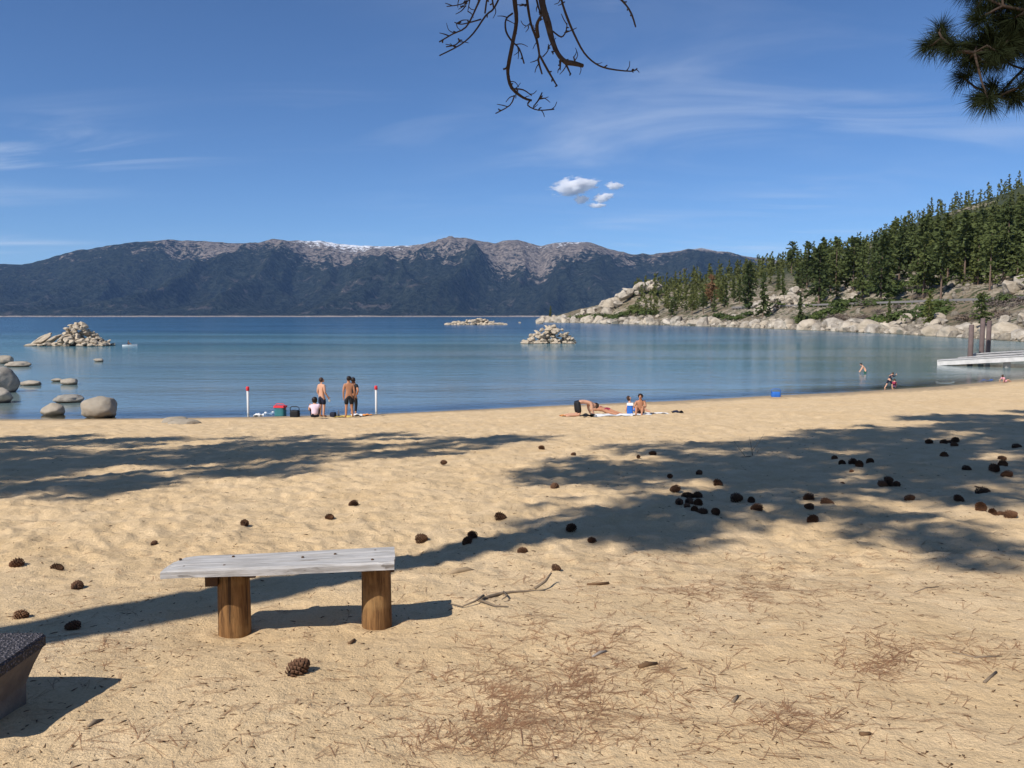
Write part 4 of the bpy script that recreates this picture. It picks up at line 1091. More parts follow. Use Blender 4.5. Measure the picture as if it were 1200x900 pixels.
# ================================================================== PINES ABOVE THE BEACH
m_deadwood = simple('dead twig bark', (0.050, 0.034, 0.025), 0.9, 0.5, 30, 0.004)
def tuft_arrays(g, c, ax, n, L, w, spread=1.0):
    """needles fanning from the end of a twig"""
    ax = np.array(ax, float); ax /= np.linalg.norm(ax)
    d = g.normal(0, 1, (n, 3)); d /= np.linalg.norm(d, axis=1)[:, None]; d = ax * g.uniform(-.1, 1.1, (n, 1)) + d * spread; d /= np.linalg.norm(d, axis=1)[:, None]
    s = np.cross(d, g.normal(0, 1, (n, 3))); s /= np.linalg.norm(s, axis=1)[:, None]; s *= w; l = L * g.uniform(.6, 1.1, (n, 1))
    o = c - ax * g.uniform(0, L * .45, (n, 1)); m = o + d * l * .55; e = o + d * l + np.array([0, 0, -.10]) * l
    V = np.stack([o - s, o + s, m + s, m - s, e], 1).reshape(-1, 3)
    F = (np.arange(n)[:, None, None] * 5 + np.array([(0, 1, 2), (0, 2, 3), (3, 2, 4)])[None]).reshape(-1, 3)
    return V, F
def big_pine(label, base, h, crown0, rad, seed, rt=0.33, dens=1.0, lean=(0, 0), nlimb=None, bias=0.0):
    g = np.random.default_rng(seed); z0 = gz(*base); root = empty('pine_tree', (base[0], base[1], z0)); tag(root, label, 'tree', 'tall pines shading the beach')
    mb = MB(); pts = []; rr = []
    for i in range(13):
        t = i / 12; pts.append(Vector((lean[0] * t * h + .12 * math.sin(3 * t + seed), lean[1] * t * h + .12 * math.sin(4 * t + seed * 2), -0.4 + (h + .4) * t))); rr.append(rt * (1 - t) ** .7 * (1.25 if i == 0 else 1) + .02)
    mb.tube(pts, rr, 14)
    V = []; F = []; nv = 0
    nl = nlimb or int((h - crown0) * 3.2)
    for i in range(nl):
        t = (i + g.random()) / nl; z = crown0 + (h - crown0) * t
        L = rad * (0.55 + 0.6 * math.sin(math.pi * min(1, .25 + .72 * t))) * g.uniform(.55, 1.1) * (1 - .45 * t ** 3)
        an = i * 2.4 + g.normal(0, .5); f = z / h; p0 = Vector((lean[0] * z, lean[1] * z, z)); d = Vector((math.cos(an), math.sin(an), 0)); L *= 1 + bias * (-.72 * d.x + .69 * d.y)
        rise = g.uniform(-.15, .35); P = []; Rl = []
        for k in range(5):
            q = k / 4; P.append(p0 + d * L * q + Vector((0, 0, L * (rise * q - .25 * q * q + .12 * q ** 3))) + Vector(g.normal(0, .06, 3)) * q * L * .4); Rl.append(max(.075 * (1 - t * .5) * (1 - q) ** .8, .012))
        mb.tube(P, Rl, 5)
        nsub = int(max(5, L * 4.2 * dens))
        for k in range(nsub):
            q = 0.25 + .75 * (k + g.random()) / nsub; j = min(int(q * 4), 3); u = q * 4 - j; b = P[j].lerp(P[j + 1], min(u, 1))
            sd_ = Vector((-d.y, d.x, 0)) * g.choice([-1, 1]) * g.uniform(.2, 1) + d * g.uniform(.1, .8) + Vector((0, 0, g.uniform(-.15, .5)))
            l2 = L * .30 * g.uniform(.4, 1.1) * (1.15 - .5 * q); e = b + sd_.normalized() * l2
            mb.tube([b, b.lerp(e, .5) + Vector((0, 0, -.03)), e], [.022, .014, .007], 4, False)
            for m_ in range(2 if l2 < .8 else 3):
                cc = b.lerp(e, 1 - .33 * m_) + Vector(g.normal(0, .08, 3))
                v, f = tuft_arrays(g, np.array(cc), np.array(sd_), 12, .33, .031, .8); F.append(f + nv); V.append(v); nv += len(v)
    mb.build('trunk', m_bark, root, True)
    c = np_mesh('crown', np.concatenate(V), np.concatenate(F), m_needle_shade, smooth=False, parent=root, nper=3)
    return root
big_pine('large pine whose trunk shadow crosses the sand behind the bench', (-7.62, 0.05), 37, 13.2, 4.5, 11, .34, 2.9, (-.004, .004), bias=.14)
big_pine('pine whose shadow lies across the beach below the men', (-19.6, 0.5), 27, 11.0, 3.0, 21, .36, 2.2, bias=.3)
big_pine('pine casting the farther streak of shade by the waterline', (-27.5, 3.5), 25, 9.0, 3.8, 31, .36, 2.1)
big_pine('pine between its two shade casting neighbours up the beach', (-22.8, 2.5), 26, 9.5, 3.6, 51, .34, 2.1)
big_pine('outermost pine of the row shading the water side of the beach', (-30.5, 5.7), 24, 8.5, 3.6, 61, .34, 2.0)
PR = (7.2, 2.2)
pr = big_pine('pine with dead hanging limbs and one green bough in view', PR, 26, 7.5, 3.4, 41, .38, .9)
zr = gz(*PR)
# its dead limb reaching over the beach, and the hanging twigs
def pl(P, w, y, mb, dy=0.0, cs=4.615, ox=500.0):
    pts = []; rr = []
    for i, (X, Y) in enumerate(P):
        t = i / max(1, len(P) - 1); d = y + dy * t
        pts.append(at(ox + X / cs, Y / cs, d) - Vector((PR[0], PR[1], zr))); ww = w[0] + (w[1] - w[0]) * t; rr.append(max(ww / cs / FPX * d / 2, .0022) * rng.uniform(.85, 1.25))
    # smooth the path a little
    out = []; ro = []
    for i in range(len(pts) - 1):
        for k in range(3):
            u = k / 3; a = pts[max(i - 1, 0)]; b = pts[i]; c = pts[i + 1]; e = pts[min(i + 2, len(pts) - 1)]
            out.append(0.5 * ((2 * b) + (c - a) * u + (2 * a - 5 * b + 4 * c - e) * u * u + (3 * b - a - 3 * c + e) * u ** 3)); ro.append(rr[i] + (rr[i + 1] - rr[i]) * u)
    out.append(pts[-1]); ro.append(rr[-1]); mb.tube(out, ro, 6)
YD = 7.0
tw = MB()
TW = [([(470, -260), (476, -40), (475, 60), (485, 170), (465, 280), (445, 380), (440, 440), (460, 510), (520, 560), (565, 575)], (24, 12), .3), ([(560, 572), (545, 600), (600, 625), (685, 620)], (9, 6), 0),
 ([(465, 130), (430, 160), (430, 220), (460, 270), (500, 310), (525, 385)], (10, 7), -.2), ([(475, 550), (450, 600), (375, 642)], (8, 5), .2), ([(462, 515), (520, 520), (565, 550)], (9, 6), -.1), ([(575, 605), (600, 575), (620, 535)], (8, 6), .1),
 ([(600, -260), (610, -40), (620, 80), (650, 180), (670, 260), (700, 330), (740, 375), (790, 385), (835, 397)], (38, 20), -.3), ([(745, 388), (770, 440)], (12, 6), 0), ([(715, 370), (715, 420)], (12, 6), 0), ([(795, 385), (785, 350)], (10, 6), 0),
 ([(530, -260), (535, -40), (540, 60), (560, 180), (590, 260), (605, 340), (600, 370), (620, 440)], (15, 9), .4), ([(608, 345), (650, 420), (700, 502)], (13, 8), .1), ([(622, 352), (650, 320), (652, 285)], (6, 4), 0), ([(598, 250), (592, 190), (612, 145), (625, 140)], (18, 10), -.4), ([(540, 85), (500, 92)], (12, 6), 0), ([(555, 180), (525, 205)], (5, 3), .1),
 ([(690, -260), (705, -30), (720, 60), (750, 150), (790, 240), (840, 330), (900, 385), (970, 412), (1090, 425), (1120, 410)], (13, 6), .5), ([(640, -40), (665, 0), (715, 65)], (7, 5), 0),
 ([(900, -200), (960, 0), (1000, 30), (1060, 90), (1090, 140), (1110, 200)], (13, 8), .2),
 ([(450, -200), (415, -10), (370, 100), (325, 140), (260, 230), (190, 290), (80, 345)], (12, 7), -.3), ([(380, -200), (320, -10), (270, 110), (220, 200), (150, 235), (80, 275)], (13, 7), .4), ([(350, -150), (345, -10), (330, 60), (320, 130)], (11, 9), 0), ([(352, 20), (365, 100)], (9, 7), .1),
 ([(290, -120), (260, 0), (240, 60), (190, 85), (120, 95)], (8, 4), -.2), ([(245, 40), (230, 120)], (7, 4), 0), ([(180, -60), (190, 0), (210, 40), (165, 45)], (7, 4), .2), ([(160, 175), (200, 185), (300, 160)], (5, 8), 0), ([(115, 300), (165, 290), (190, 265)], (5, 8), 0), ([(215, 60), (220, 95), (190, 92)], (6, 4), 0),
 ([(570, -60), (580, 10), (600, 100), (620, 140)], (11, 9), .1), ([(675, 220), (720, 250), (745, 220), (750, 180)], (8, 5), 0), ([(415, 415), (440, 408)], (9, 8), 0), ([(670, 325), (695, 322)], (6, 8), 0)]
for P, w, dy in TW: pl(P, w, YD, tw, dy)
tr = random.Random(12)
for P, w, dy in TW:                                       # fine side twigs and stubs
    for k in range(max(1, int(len(P) * 1.1))):
        i = tr.randrange(len(P) - 1); u = tr.random(); X0 = P[i][0] + (P[i + 1][0] - P[i][0]) * u; Y0 = P[i][1] + (P[i + 1][1] - P[i][1]) * u
        if Y0 < -30: continue
        an = math.atan2(P[i + 1][1] - P[i][1], P[i + 1][0] - P[i][0]) + tr.choice((-1, 1)) * tr.uniform(.5, 1.2); l = tr.choice((tr.uniform(8, 18), tr.uniform(25, 70))); b = tr.uniform(-.5, .5)
        pl([(X0, Y0), (X0 + math.cos(an) * l * .5, Y0 + math.sin(an) * l * .5), (X0 + math.cos(an + b) * l, Y0 + math.sin(an + b) * l)], (6, 3) if l > 20 else (9, 6), YD + dy * (i + u) / len(P), tw, tr.uniform(-.1, .1))
# the limb they hang from, above the picture
L0 = Vector((0, 0, 6.2)); tgt = [at(1010, -150, 6.2), at(760, -110, 6.8), at(640, -62, 7.0), at(605, -48, 7.05), at(540, -70, 7.0)]
tw.tube([L0] + [p - Vector((PR[0], PR[1], zr)) for p in tgt], [.085, .06, .042, .03, .022, .012], 7)
tw.build('dead_limb', m_deadwood, pr, True)
# green bough at the corner
gb = MB(); Vn = []; Fn = []; g = np.random.default_rng(66); YB = 6.0
def bp(X, Y, d=0.0): return at(1040 + X / 6.0, Y / 6.0, YB + d) - Vector((PR[0], PR[1], zr))
hub = [bp(1500, -200, .4), bp(1250, 120, .2), bp(1080, 260, 0)]
gb.tube([Vector((0, 0, 4.6))] + hub, [.05, .032, .024, .018], 7)
stems = [(hub[2], [(900, 330, 0), (700, 400, -.1), (520, 430, -.15), (400, 420, -.15), (290, 330, -.1), (270, 290, -.1)]), (hub[2], [(930, 420, .1), (880, 520, .1), (780, 620, .1), (690, 720, .1)]), (hub[2], [(1000, 200, -.1), (850, 150, -.2), (700, 120, -.2), (560, 60, -.1), (480, -10, 0)]), (hub[1], [(1000, 480, .2), (920, 560, .2), (860, 660, .2), (820, 700, .2)]), (hub[2], [(950, 60, .1), (900, -40, .1), (760, -80, .1)])]
for st, pth in stems:
    P = [st] + [bp(*p) for p in pth]; gb.tube(P, [.016 - .011 * i / len(P) for i in range(len(P))], 5)
TU = [(285, 265, (-.2, .1, .9)), (195, 385, (-1, 0, -.1)), (250, 380, (-.8, .2, .1)), (330, 370, (-.5, -.3, -.2)), (360, 400, (-.5, .4, -.6)), (430, 415, (-.4, -.5, -.4)), (440, 590, (-.5, 0, -.6)), (480, 480, (-.3, 0, -.8)), (550, 500, (0, -.4, -.8)), (600, 420, (-.4, -.6, .2)), (560, 360, (-.6, 0, .4)), (690, 430, (0, -.5, -.5)), (520, 215, (-.7, 0, .3)), (600, 290, (-.6, -.4, .3)), (540, 150, (-.7, .2, .2)), (450, 20, (-.8, 0, -.3)), (520, 40, (-.5, -.4, -.5)), (620, 40, (-.2, -.5, -.4)), (700, 230, (-.3, -.8, .1)), (760, 120, (-.2, -.7, .3)), (820, 60, (0, -.6, .5)), (800, 300, (0, -.8, -.1)), (850, 210, (.2, -.7, .2)), (790, 420, (0, -.4, -.7)), (640, 650, (-.8, 0, .3)), (590, 720, (-.8, 0, -.3)), (560, 750, (-.7, -.3, -.4)), (640, 770, (-.2, -.4, -.8)), (780, 710, (-.2, -.5, -.5)), (820, 740, (0, .2, -.9)), (900, 640, (.4, -.4, -.2)), (940, 600, (.6, 0, .1)), (930, 500, (.3, -.5, -.3)), (900, 90, (.2, -.6, .3)), (950, 300, (.4, -.5, 0)), (700, 330, (-.3, -.5, .2)), (630, 500, (-.1, -.2, -.9)), (960, 20, (.4, -.4, .2)), (730, -20, (0, 0, .3)), (1000, 420, (.5, -.3, .2)), (1030, 700, (.4, 0, -.3)), (660, 200, (-.5, -.5, .4)), (740, 40, (0, -.5, .3)), (900, 300, (0, -.6, .4)), (860, 380, (0, -.4, -.5)),
 (640, 120, (-.3, -.4, .4)), (680, 380, (-.2, -.5, 0)), (760, 350, (0, -.6, .2)), (620, 350, (-.4, -.3, .1)), (840, 140, (0, -.6, .1)), (780, 200, (-.1, -.6, .2)), (940, 180, (.2, -.5, .2)), (880, 20, (.1, -.5, .4)), (760, 260, (-.2, -.6, 0)), (830, 340, (.1, -.6, -.2)), (500, 380, (-.5, -.3, .2)), (720, 480, (0, -.3, -.7)), (950, 400, (.2, -.5, -.3))]
nodes = [bp(*p) for st, pth in stems for p in pth] + hub
for X_, Y_, ax in TU:
    c = bp(X_, Y_, g.normal(0, .14)); nn = min(nodes, key=lambda q: (q - c).length)
    gb.tube([nn, nn.lerp(c, .55) + Vector(g.normal(0, .015, 3)), c], [.010, .008, .006], 4, False)
    axx = Vector(ax) * .7 + (c - nn).normalized() * .5
    v, f = tuft_arrays(g, np.array(c), np.array(axx), 300, .160, .0014, .80); Fn.append(f + sum(len(q) for q in Vn)); Vn.append(v)
lb = gb.build('green_bough', m_deadwood, pr, True)
np_mesh('needles', np.concatenate(Vn), np.concatenate(Fn), m_needle_shade, smooth=False, parent=lb, nper=3)

# ================================================================== CLOUDS
def mat_cloud():
    m = NT('cloud vapour'); m.t.nodes.remove(m.b); v = m.n('ShaderNodeVolumePrincipled'); geo = m.coord('Object')
    ln = m.n('ShaderNodeVectorMath', operation='LENGTH'); m.link(geo, ln.inputs[0])
    n = m.noise(geo, 2.6, 6, .62); d = m.math('SUBTRACT', m.math('ADD', m.math('SUBTRACT', 1.0, ln.outputs['Value']), m.math('MULTIPLY', m.math('SUBTRACT', n, .5), 1.7)), .30)
    m.val(v.inputs['Density'], m.math('MULTIPLY', m.ramp(d, 0.0, 0.35), 0.05)); v.inputs['Color'].default_value = (1, 1, 1, 1); v.inputs['Anisotropy'].default_value = 0.3
    m.link(v.outputs[0], m.out.inputs['Volume']); return m.m
m_cloud = mat_cloud()
def cloud(px, py, w, h, label, tilt=0.0):
    bm = bmesh.new(); bmesh.ops.create_icosphere(bm, subdivisions=3, radius=1.25); me = bpy.data.meshes.new('cloud'); bm.to_mesh(me); bm.free(); me.materials.append(m_cloud)
    D = 17000.0; o = bpy.data.objects.new('cloud', me); COL.objects.link(o); p = at(px, py, D); o.location = p
    w *= 1.15; h *= 1.2; o.scale = (w / FPX * D / 2, w / FPX * D / 3, h / FPX * D / 2); o.rotation_euler = (0, tilt, px)
    o.rotation_euler = (0, tilt, 0); return tag(o, label, 'cloud', 'small white clouds over the far ridge')
cloud(672, 221, 64, 22, 'largest puffy white cloud in the little cloud group', R(-6))
cloud(718, 220.5, 26, 10, 'short white cloud strip beside the largest cloud', R(3))
cloud(680, 236, 22, 12, 'small puffy cloud under the largest cloud')
cloud(705, 234, 30, 12, 'slanting small cloud trailing below the strip', R(-12))
cloud(698, 243, 26, 6, 'faint lowest wisp of the little cloud group')
# ================================================================== PIER
m_whitewood = simple('bleached pier timber', (0.46, 0.44, 0.41), 0.8, 0.35, 2.2)
m_pile_w = simple('dark pier pile', (0.13, 0.095, 0.085), 0.9, 0.35, 2.5)
m_conc2 = simple('pier concrete', (0.30, 0.28, 0.25), 0.9, 0.2, 1.5)
pier = empty('pier', (40, 74, 0)); tag(pier, 'bleached timber pier sloping down into the water with dark piles', 'pier')
def deck(p0, p1, width, thick, n):
    """a run of deck: side beams and cross planks; p0, p1 are front top corners"""
    a = Vector(p0) - pier.location; b = Vector(p1) - pier.location; d = b - a; L = d.length; t = d.normalized(); side = Vector((-t.y, t.x, 0)).normalized()
    up = t.cross(side) * -1; up = side.cross(t) * -1
    up = Vector((0, 0, 1)); M = Matrix((t, side, t.cross(side))).transposed()
    for s in (0.06, width - 0.06):
        q = MB(); q.box(a + t * (L / 2) + side * s + Vector((0, 0, -thick / 2 - .07)), (L, .12, thick), M); q.build('beam', m_whitewood, pier)
    w = L / n
    for i in range(n):
        q = MB(); q.box(a + t * (w * (i + .5)) + side * (width / 2 - .03) + Vector((0, 0, -.03)), (w * .93, width + .12, .06), M); q.build('plank', m_whitewood, pier)
deck((39.4, 76.6, .50), (46.5, 70.2, 1.40), 1.5, .45, 22)
deck((46.52, 70.15, 1.41), (60, 61, 1.8), 1.6, .42, 26)
deck((41.6, 77.2, .70), (49, 71.4, 1.65), 1.3, .42, 22)
deck((43.3, 78.6, .95), (52, 72.4, 1.95), 1.3, .42, 24)
for px, yy, ztop in ((1137, 77.5, 3.75), (1150, 79.6, 4.35), (1157.5, 81.5, 4.1)):
    x = (px - 600) / FPX * yy; q = MB(); l = pier.location
    q.tube([(x - l.x, yy - l.y, -2.5), (x - l.x + .02, yy - l.y, 1.0), (x - l.x + .03, yy - l.y, ztop - .05), (x - l.x + .03, yy - l.y, ztop)], [.24, .23, .21, .17], 12); q.build('pile', m_pile_w, pier, True)
for x, y in ((43.6, 72.9), (46.2, 70.6), (50.5, 67.6)):
    l = pier.location; q = MB(); q.box((x + .35 - l.x, y + .5 - l.y, -.3), (.42, .42, 2.2)); q.build('support', m_conc2, pier)

# ================================================================== THINGS ON THE BEACH
def col(name, c, rough=0.7): return simple(name, c, rough, 0.10, 12)
m_red = col('red plastic', (0.62, 0.04, 0.05), .4); m_teal = col('teal cooler', (0.03, 0.14, 0.15), .5); m_white = col('white cloth', (0.78, 0.77, 0.74)); m_black = col('black cloth', (0.015, 0.015, 0.017))
m_navy = col('navy cloth', (0.012, 0.016, 0.035)); m_yellow = col('yellow towel', (0.70, 0.50, 0.12)); m_blue = col('blue plastic', (0.03, 0.14, 0.48), .4); m_orange = col('orange towel', (0.75, 0.30, 0.08)); m_pink = col('pink cloth', (0.75, 0.35, 0.42))
m_grey = col('pale grey post', (0.60, 0.58, 0.55), .6); m_hair = col('dark hair', (0.018, 0.011, 0.008), .5); m_brownhair = col('brown hair', (0.05, 0.025, 0.014), .5); m_skin = col('light skin', (0.56, 0.31, 0.20), .5); m_tan = col('tanned skin', (0.42, 0.20, 0.11), .5); m_green = col('dark green cloth', (0.01, 0.075, 0.045)); m_pinkwhite = col('white and pink top', (0.75, 0.58, 0.66)); m_eye = col('eye dark', (0.02, 0.015, 0.012), .3); m_boat = col('white hull', (0.78, 0.78, 0.76), .4); m_maroon = col('maroon cloth', (0.28, 0.03, 0.06)); m_lilac = col('lilac swimsuit', (0.55, 0.25, 0.38))

def marker(px, pytop, pybot, label):
    c = on_ground(px, pybot); h = (pybot - pytop) / FPX * c.y; o = empty('marker_post', c); tag(o, label, 'post', 'swim area markers')
    q = MB(); q.tube([(0, 0, -.4), (0, 0, h * .86)], [.052, .052], 12); q.build('pole', m_grey, o, True)
    q = MB(); q.tube([(0, 0, h * .86), (0, 0, h * .87), (0, 0, h - .03), (0, 0, h)], [.06, .078, .078, .055], 12); q.build('cap', m_red, o, True)
marker(289, 453, 488, 'white marker post with red cap beside the teal cooler')
marker(440, 452, 485, 'white marker post with red cap beyond the black shorts man')

def towel(px, py, lx, ly, rot, mat, label, bunch=0.03, seed=1, name='towel', cat='towel'):
    c = on_ground(px, py); n = 10; V = []; F = []; g = random.Random(seed); ph = g.uniform(0, 6)
    for i in range(n + 1):
        for j in range(n + 1):
            u, v = i / n - .5, j / n - .5; x = u * lx + .03 * math.sin(v * 7 + ph); y = v * ly + .03 * math.sin(u * 6 + ph)
            X = x * math.cos(rot) - y * math.sin(rot); Y = x * math.sin(rot) + y * math.cos(rot)
            V.append((X, Y, gz(c.x + X, c.y + Y) - c.z + .015 + bunch * (.5 + .5 * math.sin(u * 8 + ph) * math.cos(v * 7 + 2 * ph)) * (1 - 1.2 * (u * u + v * v)) + abs(g.gauss(0, bunch * .05))))
    V2 = [(x, y, z - .012) for x, y, z in V]; N = len(V)
    for i in range(n):
        for j in range(n): a = i * (n + 1) + j; F.append((a, a + n + 1, a + n + 2, a + 1)); F.append((N + a + 1, N + a + n + 2, N + a + n + 1, N + a))
    o = mesh_obj(name, V + V2, F, mat, None, True); o.location = c; return tag(o, label, cat)
towel(301, 488.5, .42, .6, .3, m_white, 'crumpled white towel nearest the marker post by the cooler', .16, 1)
towel(314, 487.5, .5, .7, -.2, m_white, 'crumpled white towel heaped against the teal cooler', .2, 2)
towel(402, 488.3, .75, .9, .1, m_yellow, 'yellow towel spread at the feet of the shorts man', .04, 3)
towel(416, 487.8, .5, .6, .4, m_white, 'white towel bunched behind the shorts man', .12, 4)
towel(428, 487.2, .45, .5, .2, m_orange, 'reddish towel scrap near the marker post', .08, 5)
towel(666, 487.3, .6, .8, 0, m_orange, 'orange towel beside the kneeling man', .05, 6)
towel(716, 487.2, 1.5, 1.3, .1, m_white, 'white beach towel under the sunbather lying face down', .03, 7)
towel(748, 486.3, .9, 1.0, .1, m_white, 'white towel under the dark haired seated person', .03, 8)
towel(771, 484.5, .75, .9, .2, m_white, 'white towel spread empty past the seated person', .03, 9)
towel(795, 483, .34, .4, .4, m_navy, 'dark blue garment dropped on sand past the towels', .14, 10, 'garment', 'garment')
towel(690, 489, .55, .4, .2, m_black, 'dark bag or cloth under the kneeling man', .12, 11, 'garment', 'garment')
towel(1157, 447, .75, .9, .2, m_blue, 'blue towel bundle on the far sand by the pier', .16, 12)

def bag(px, pybot, w, h, d, mat, label, name, cat, lidm=None, handle=True):
    c = on_ground(px, pybot); o = empty(name, c, rng.uniform(-.3, .3)); tag(o, label, cat)
    V = []; F = []; lv = [(.88, -.03), (.97, .05 * h), (1.0, .5 * h), (.96, .8 * h), (.80 if lidm is None else .96, h)]
    n = 16
    for s, z in lv:
        for k in range(n):
            a = 2 * math.pi * (k + .5) / n; cx, sy = math.cos(a), math.sin(a); e = .45
            V.append((w / 2 * s * math.copysign(abs(cx) ** e, cx), d / 2 * s * math.copysign(abs(sy) ** e, sy), z))
    for i in range(len(lv) - 1):
        for k in range(n): F.append((i * n + k, i * n + (k + 1) % n, (i + 1) * n + (k + 1) % n, (i + 1) * n + k))
    F.append(tuple((len(lv) - 1) * n + k for k in range(n))); mesh_obj('body', V, F, mat, o, False)
    if lidm is not None:
        q = MB(); q.box((0, 0, h + .045), (w * 1.04, d * 1.04, .088), None, .94); q.build('lid', lidm, o)
    if handle:
        q = MB(); q.tube([(w * .48, 0, h * .75), (w * .5, -.02, h + .10), (w * .3, -.03, h + .17), (-w * .3, -.03, h + .17), (-w * .5, -.02, h + .10), (-w * .48, 0, h * .75)], .018, 6); q.build('handle', lidm or mat, o, True)
    return o
bag(327, 488, .5, .40, .36, m_teal, 'teal cooler box with red lid standing near the water', 'cooler_box', 'cooler', m_red)
bag(344, 488.8, .42, .30, .28, m_black, 'black carry bag between cooler and seated woman', 'bag', 'bag')
bag(389, 488.3, .26, .20, .24, m_navy, 'small dark blue bag between the seated woman and men', 'bag', 'bag', None, False)
bag(739, 485.6, .24, .36, .22, m_blue, 'blue and white cooler bag in front of the seated person', 'cooler_bag', 'bag', m_white, False)
bag(910.5, 465, .50, .28, .45, m_blue, 'blue tub standing alone at the waterline', 'tub', 'tub', None, True)
def bottle(px, py, h, label, mat, z=None, pos=None, name='bottle'):
    c = pos or on_ground(px, py); q = MB(); q.tube([(0, 0, 0), (0, 0, h * .62), (0, 0, h * .78), (0, 0, h * .86), (0, 0, h)], [h * .17, h * .17, h * .08, h * .075, h * .075], 10)
    o = q.build(name, mat, None, True); o.location = c; return tag(o, label, 'bottle')
bottle(395.5, 487.5, .28, 'white bottle standing on sand by the dark blue bag', m_white)

# paddle board and small boat
c = on_ground(1109, 450.5); V = []; F = []; n = 20
for i in range(n + 1):
    t = i / n; w = .30 * math.sin(math.pi * min(max(t, .02), .98)) ** .45; x = (t - .5) * 1.35
    for yy, z in ((-w, .04), (-w * .8, .10), (w * .8, .10), (w, .04), (w * .7, -.0), (-w * .7, -.0)): V.append((x, yy, z + .10 * (abs(t - .5) * 2) ** 4))
for i in range(n):
    for j in range(6): F.append((i * 6 + j, (i + 1) * 6 + j, (i + 1) * 6 + (j + 1) % 6, i * 6 + (j + 1) % 6))
F += [tuple(range(6)), tuple(n * 6 + j for j in reversed(range(6)))]
o = mesh_obj('paddle_board', V, F, m_boat, None, True); o.location = c + Vector((0, 0, .03)); o.rotation_euler = (0, 0, .1); tag(o, 'pale pointed board lying flat on the far sand', 'board')
c = on_water(152.5, 405.5); boat = empty('small_boat', c, .15); tag(boat, 'small white boat floating beside the tall stone cone', 'boat')
V = []; F = []; n = 14
for i in range(n + 1):
    t = i / n; w = .48 * math.sin(math.pi * (0.12 + .80 * t)) ** .6 if t < 1 else .03; w *= (1 if t < .6 else 1 - ((t - .6) / .4) ** 2 * .95); x = (t - .5) * 2.1; sh = .20 + .12 * t * t
    V += [(x, -w, sh), (x, -w * .75, .02), (x, 0, -.10), (x, w * .75, .02), (x, w, sh), (x, w * .86, sh - .02), (x, w * .6, .08), (x, -w * .6, .08), (x, -w * .86, sh - .02)]
for i in range(n):
    for j in range(9): F.append((i * 9 + j, (i + 1) * 9 + j, (i + 1) * 9 + (j + 1) % 9, i * 9 + (j + 1) % 9))
F += [tuple(range(9)), tuple(n * 9 + j for j in reversed(range(9)))]
mesh_obj('hull', V, F, m_boat, boat); q = MB()
for x in (-.45, .25): 
    q = MB(); q.box((x, 0, .16), (.22, .70, .03)); q.build('thwart', m_whitewood, boat)

# ================================================================== PEOPLE
ST = dict(pelvis=(0, 0, .93), spine=(0, 0, 1.12), chest=(0, .005, 1.31), neck=(0, -.01, 1.47), chin=(0, .015, 1.555), head=(0, .012, 1.64), top=(0, -.01, 1.71), nose=(0, .125, 1.62),
  shl=(-.17, 0, 1.41), ell=(-.23, -.03, 1.12), wrl=(-.24, .06, .87), hal=(-.24, .08, .79), shr=(.17, 0, 1.41), elr=(.23, -.03, 1.12), wrr=(.24, .06, .87), har=(.24, .08, .79),
  hil=(-.095, 0, .90), knl=(-.11, .03, .50), anl=(-.11, -.02, .09), tol=(-.13, .15, .03), hir=(.095, 0, .90), knr=(.11, .03, .50), anr=(.11, -.02, .09), tor=(.13, .15, .03))
RAD = dict(pelvis=(.155, .115), spine=(.135, .10), chest=(.165, .115), neck=(.060, .060), chin=(.072, .08), head=(.088, .105), top=(.062, .075), nose=(.016, .016), shl=.075, shr=.075, ell=.046, elr=.046, wrl=.033, wrr=.033, hal=(.040, .022), har=(.040, .022), hil=.10, hir=.10, knl=.062, knr=.062, anl=.043, anr=.043, tol=(.042, .03), tor=(.042, .03))
BONES = [('pelvis', 'spine'), ('spine', 'chest'), ('chest', 'neck'), ('neck', 'chin'), ('chin', 'head'), ('head', 'top'), ('head', 'nose'), ('chest', 'shl'), ('shl', 'ell'), ('ell', 'wrl'), ('wrl', 'hal'), ('chest', 'shr'), ('shr', 'elr'), ('elr', 'wrr'), ('wrr', 'har'), ('pelvis', 'hil'), ('hil', 'knl'), ('knl', 'anl'), ('anl', 'tol'), ('pelvis', 'hir'), ('hir', 'knr'), ('knr', 'anr'), ('anr', 'tor')]
def skin_obj(name, verts, edges, radii, roots, mat, parent, levels=1):
    me = bpy.data.meshes.new(name); me.from_pydata(verts, edges, []); me.materials.append(mat)
    o = bpy.data.objects.new(name, me); COL.objects.link(o)
    if parent: o.parent = parent
    mod = o.modifiers.new('skin', 'SKIN'); mod.use_smooth_shade = True; mod.branch_smoothing = 0.4
    if not me.skin_vertices:
        me.attributes  # layer is made by the modifier below
        with bpy.context.temp_override(object=o, active_object=o): pass
    sv = me.skin_vertices[0].data if me.skin_vertices else None
    if sv is None: return o
    for i, r in enumerate(radii): sv[i].radius = r if isinstance(r, tuple) else (r, r)
    for i in range(len(verts)): sv[i].use_root = i in roots
    sub = o.modifiers.new('sub', 'SUBSURF'); sub.levels = levels; sub.render_levels = levels
    return o
def lerp(a, b, t): return tuple(a[i] + (b[i] - a[i]) * t for i in range(3))
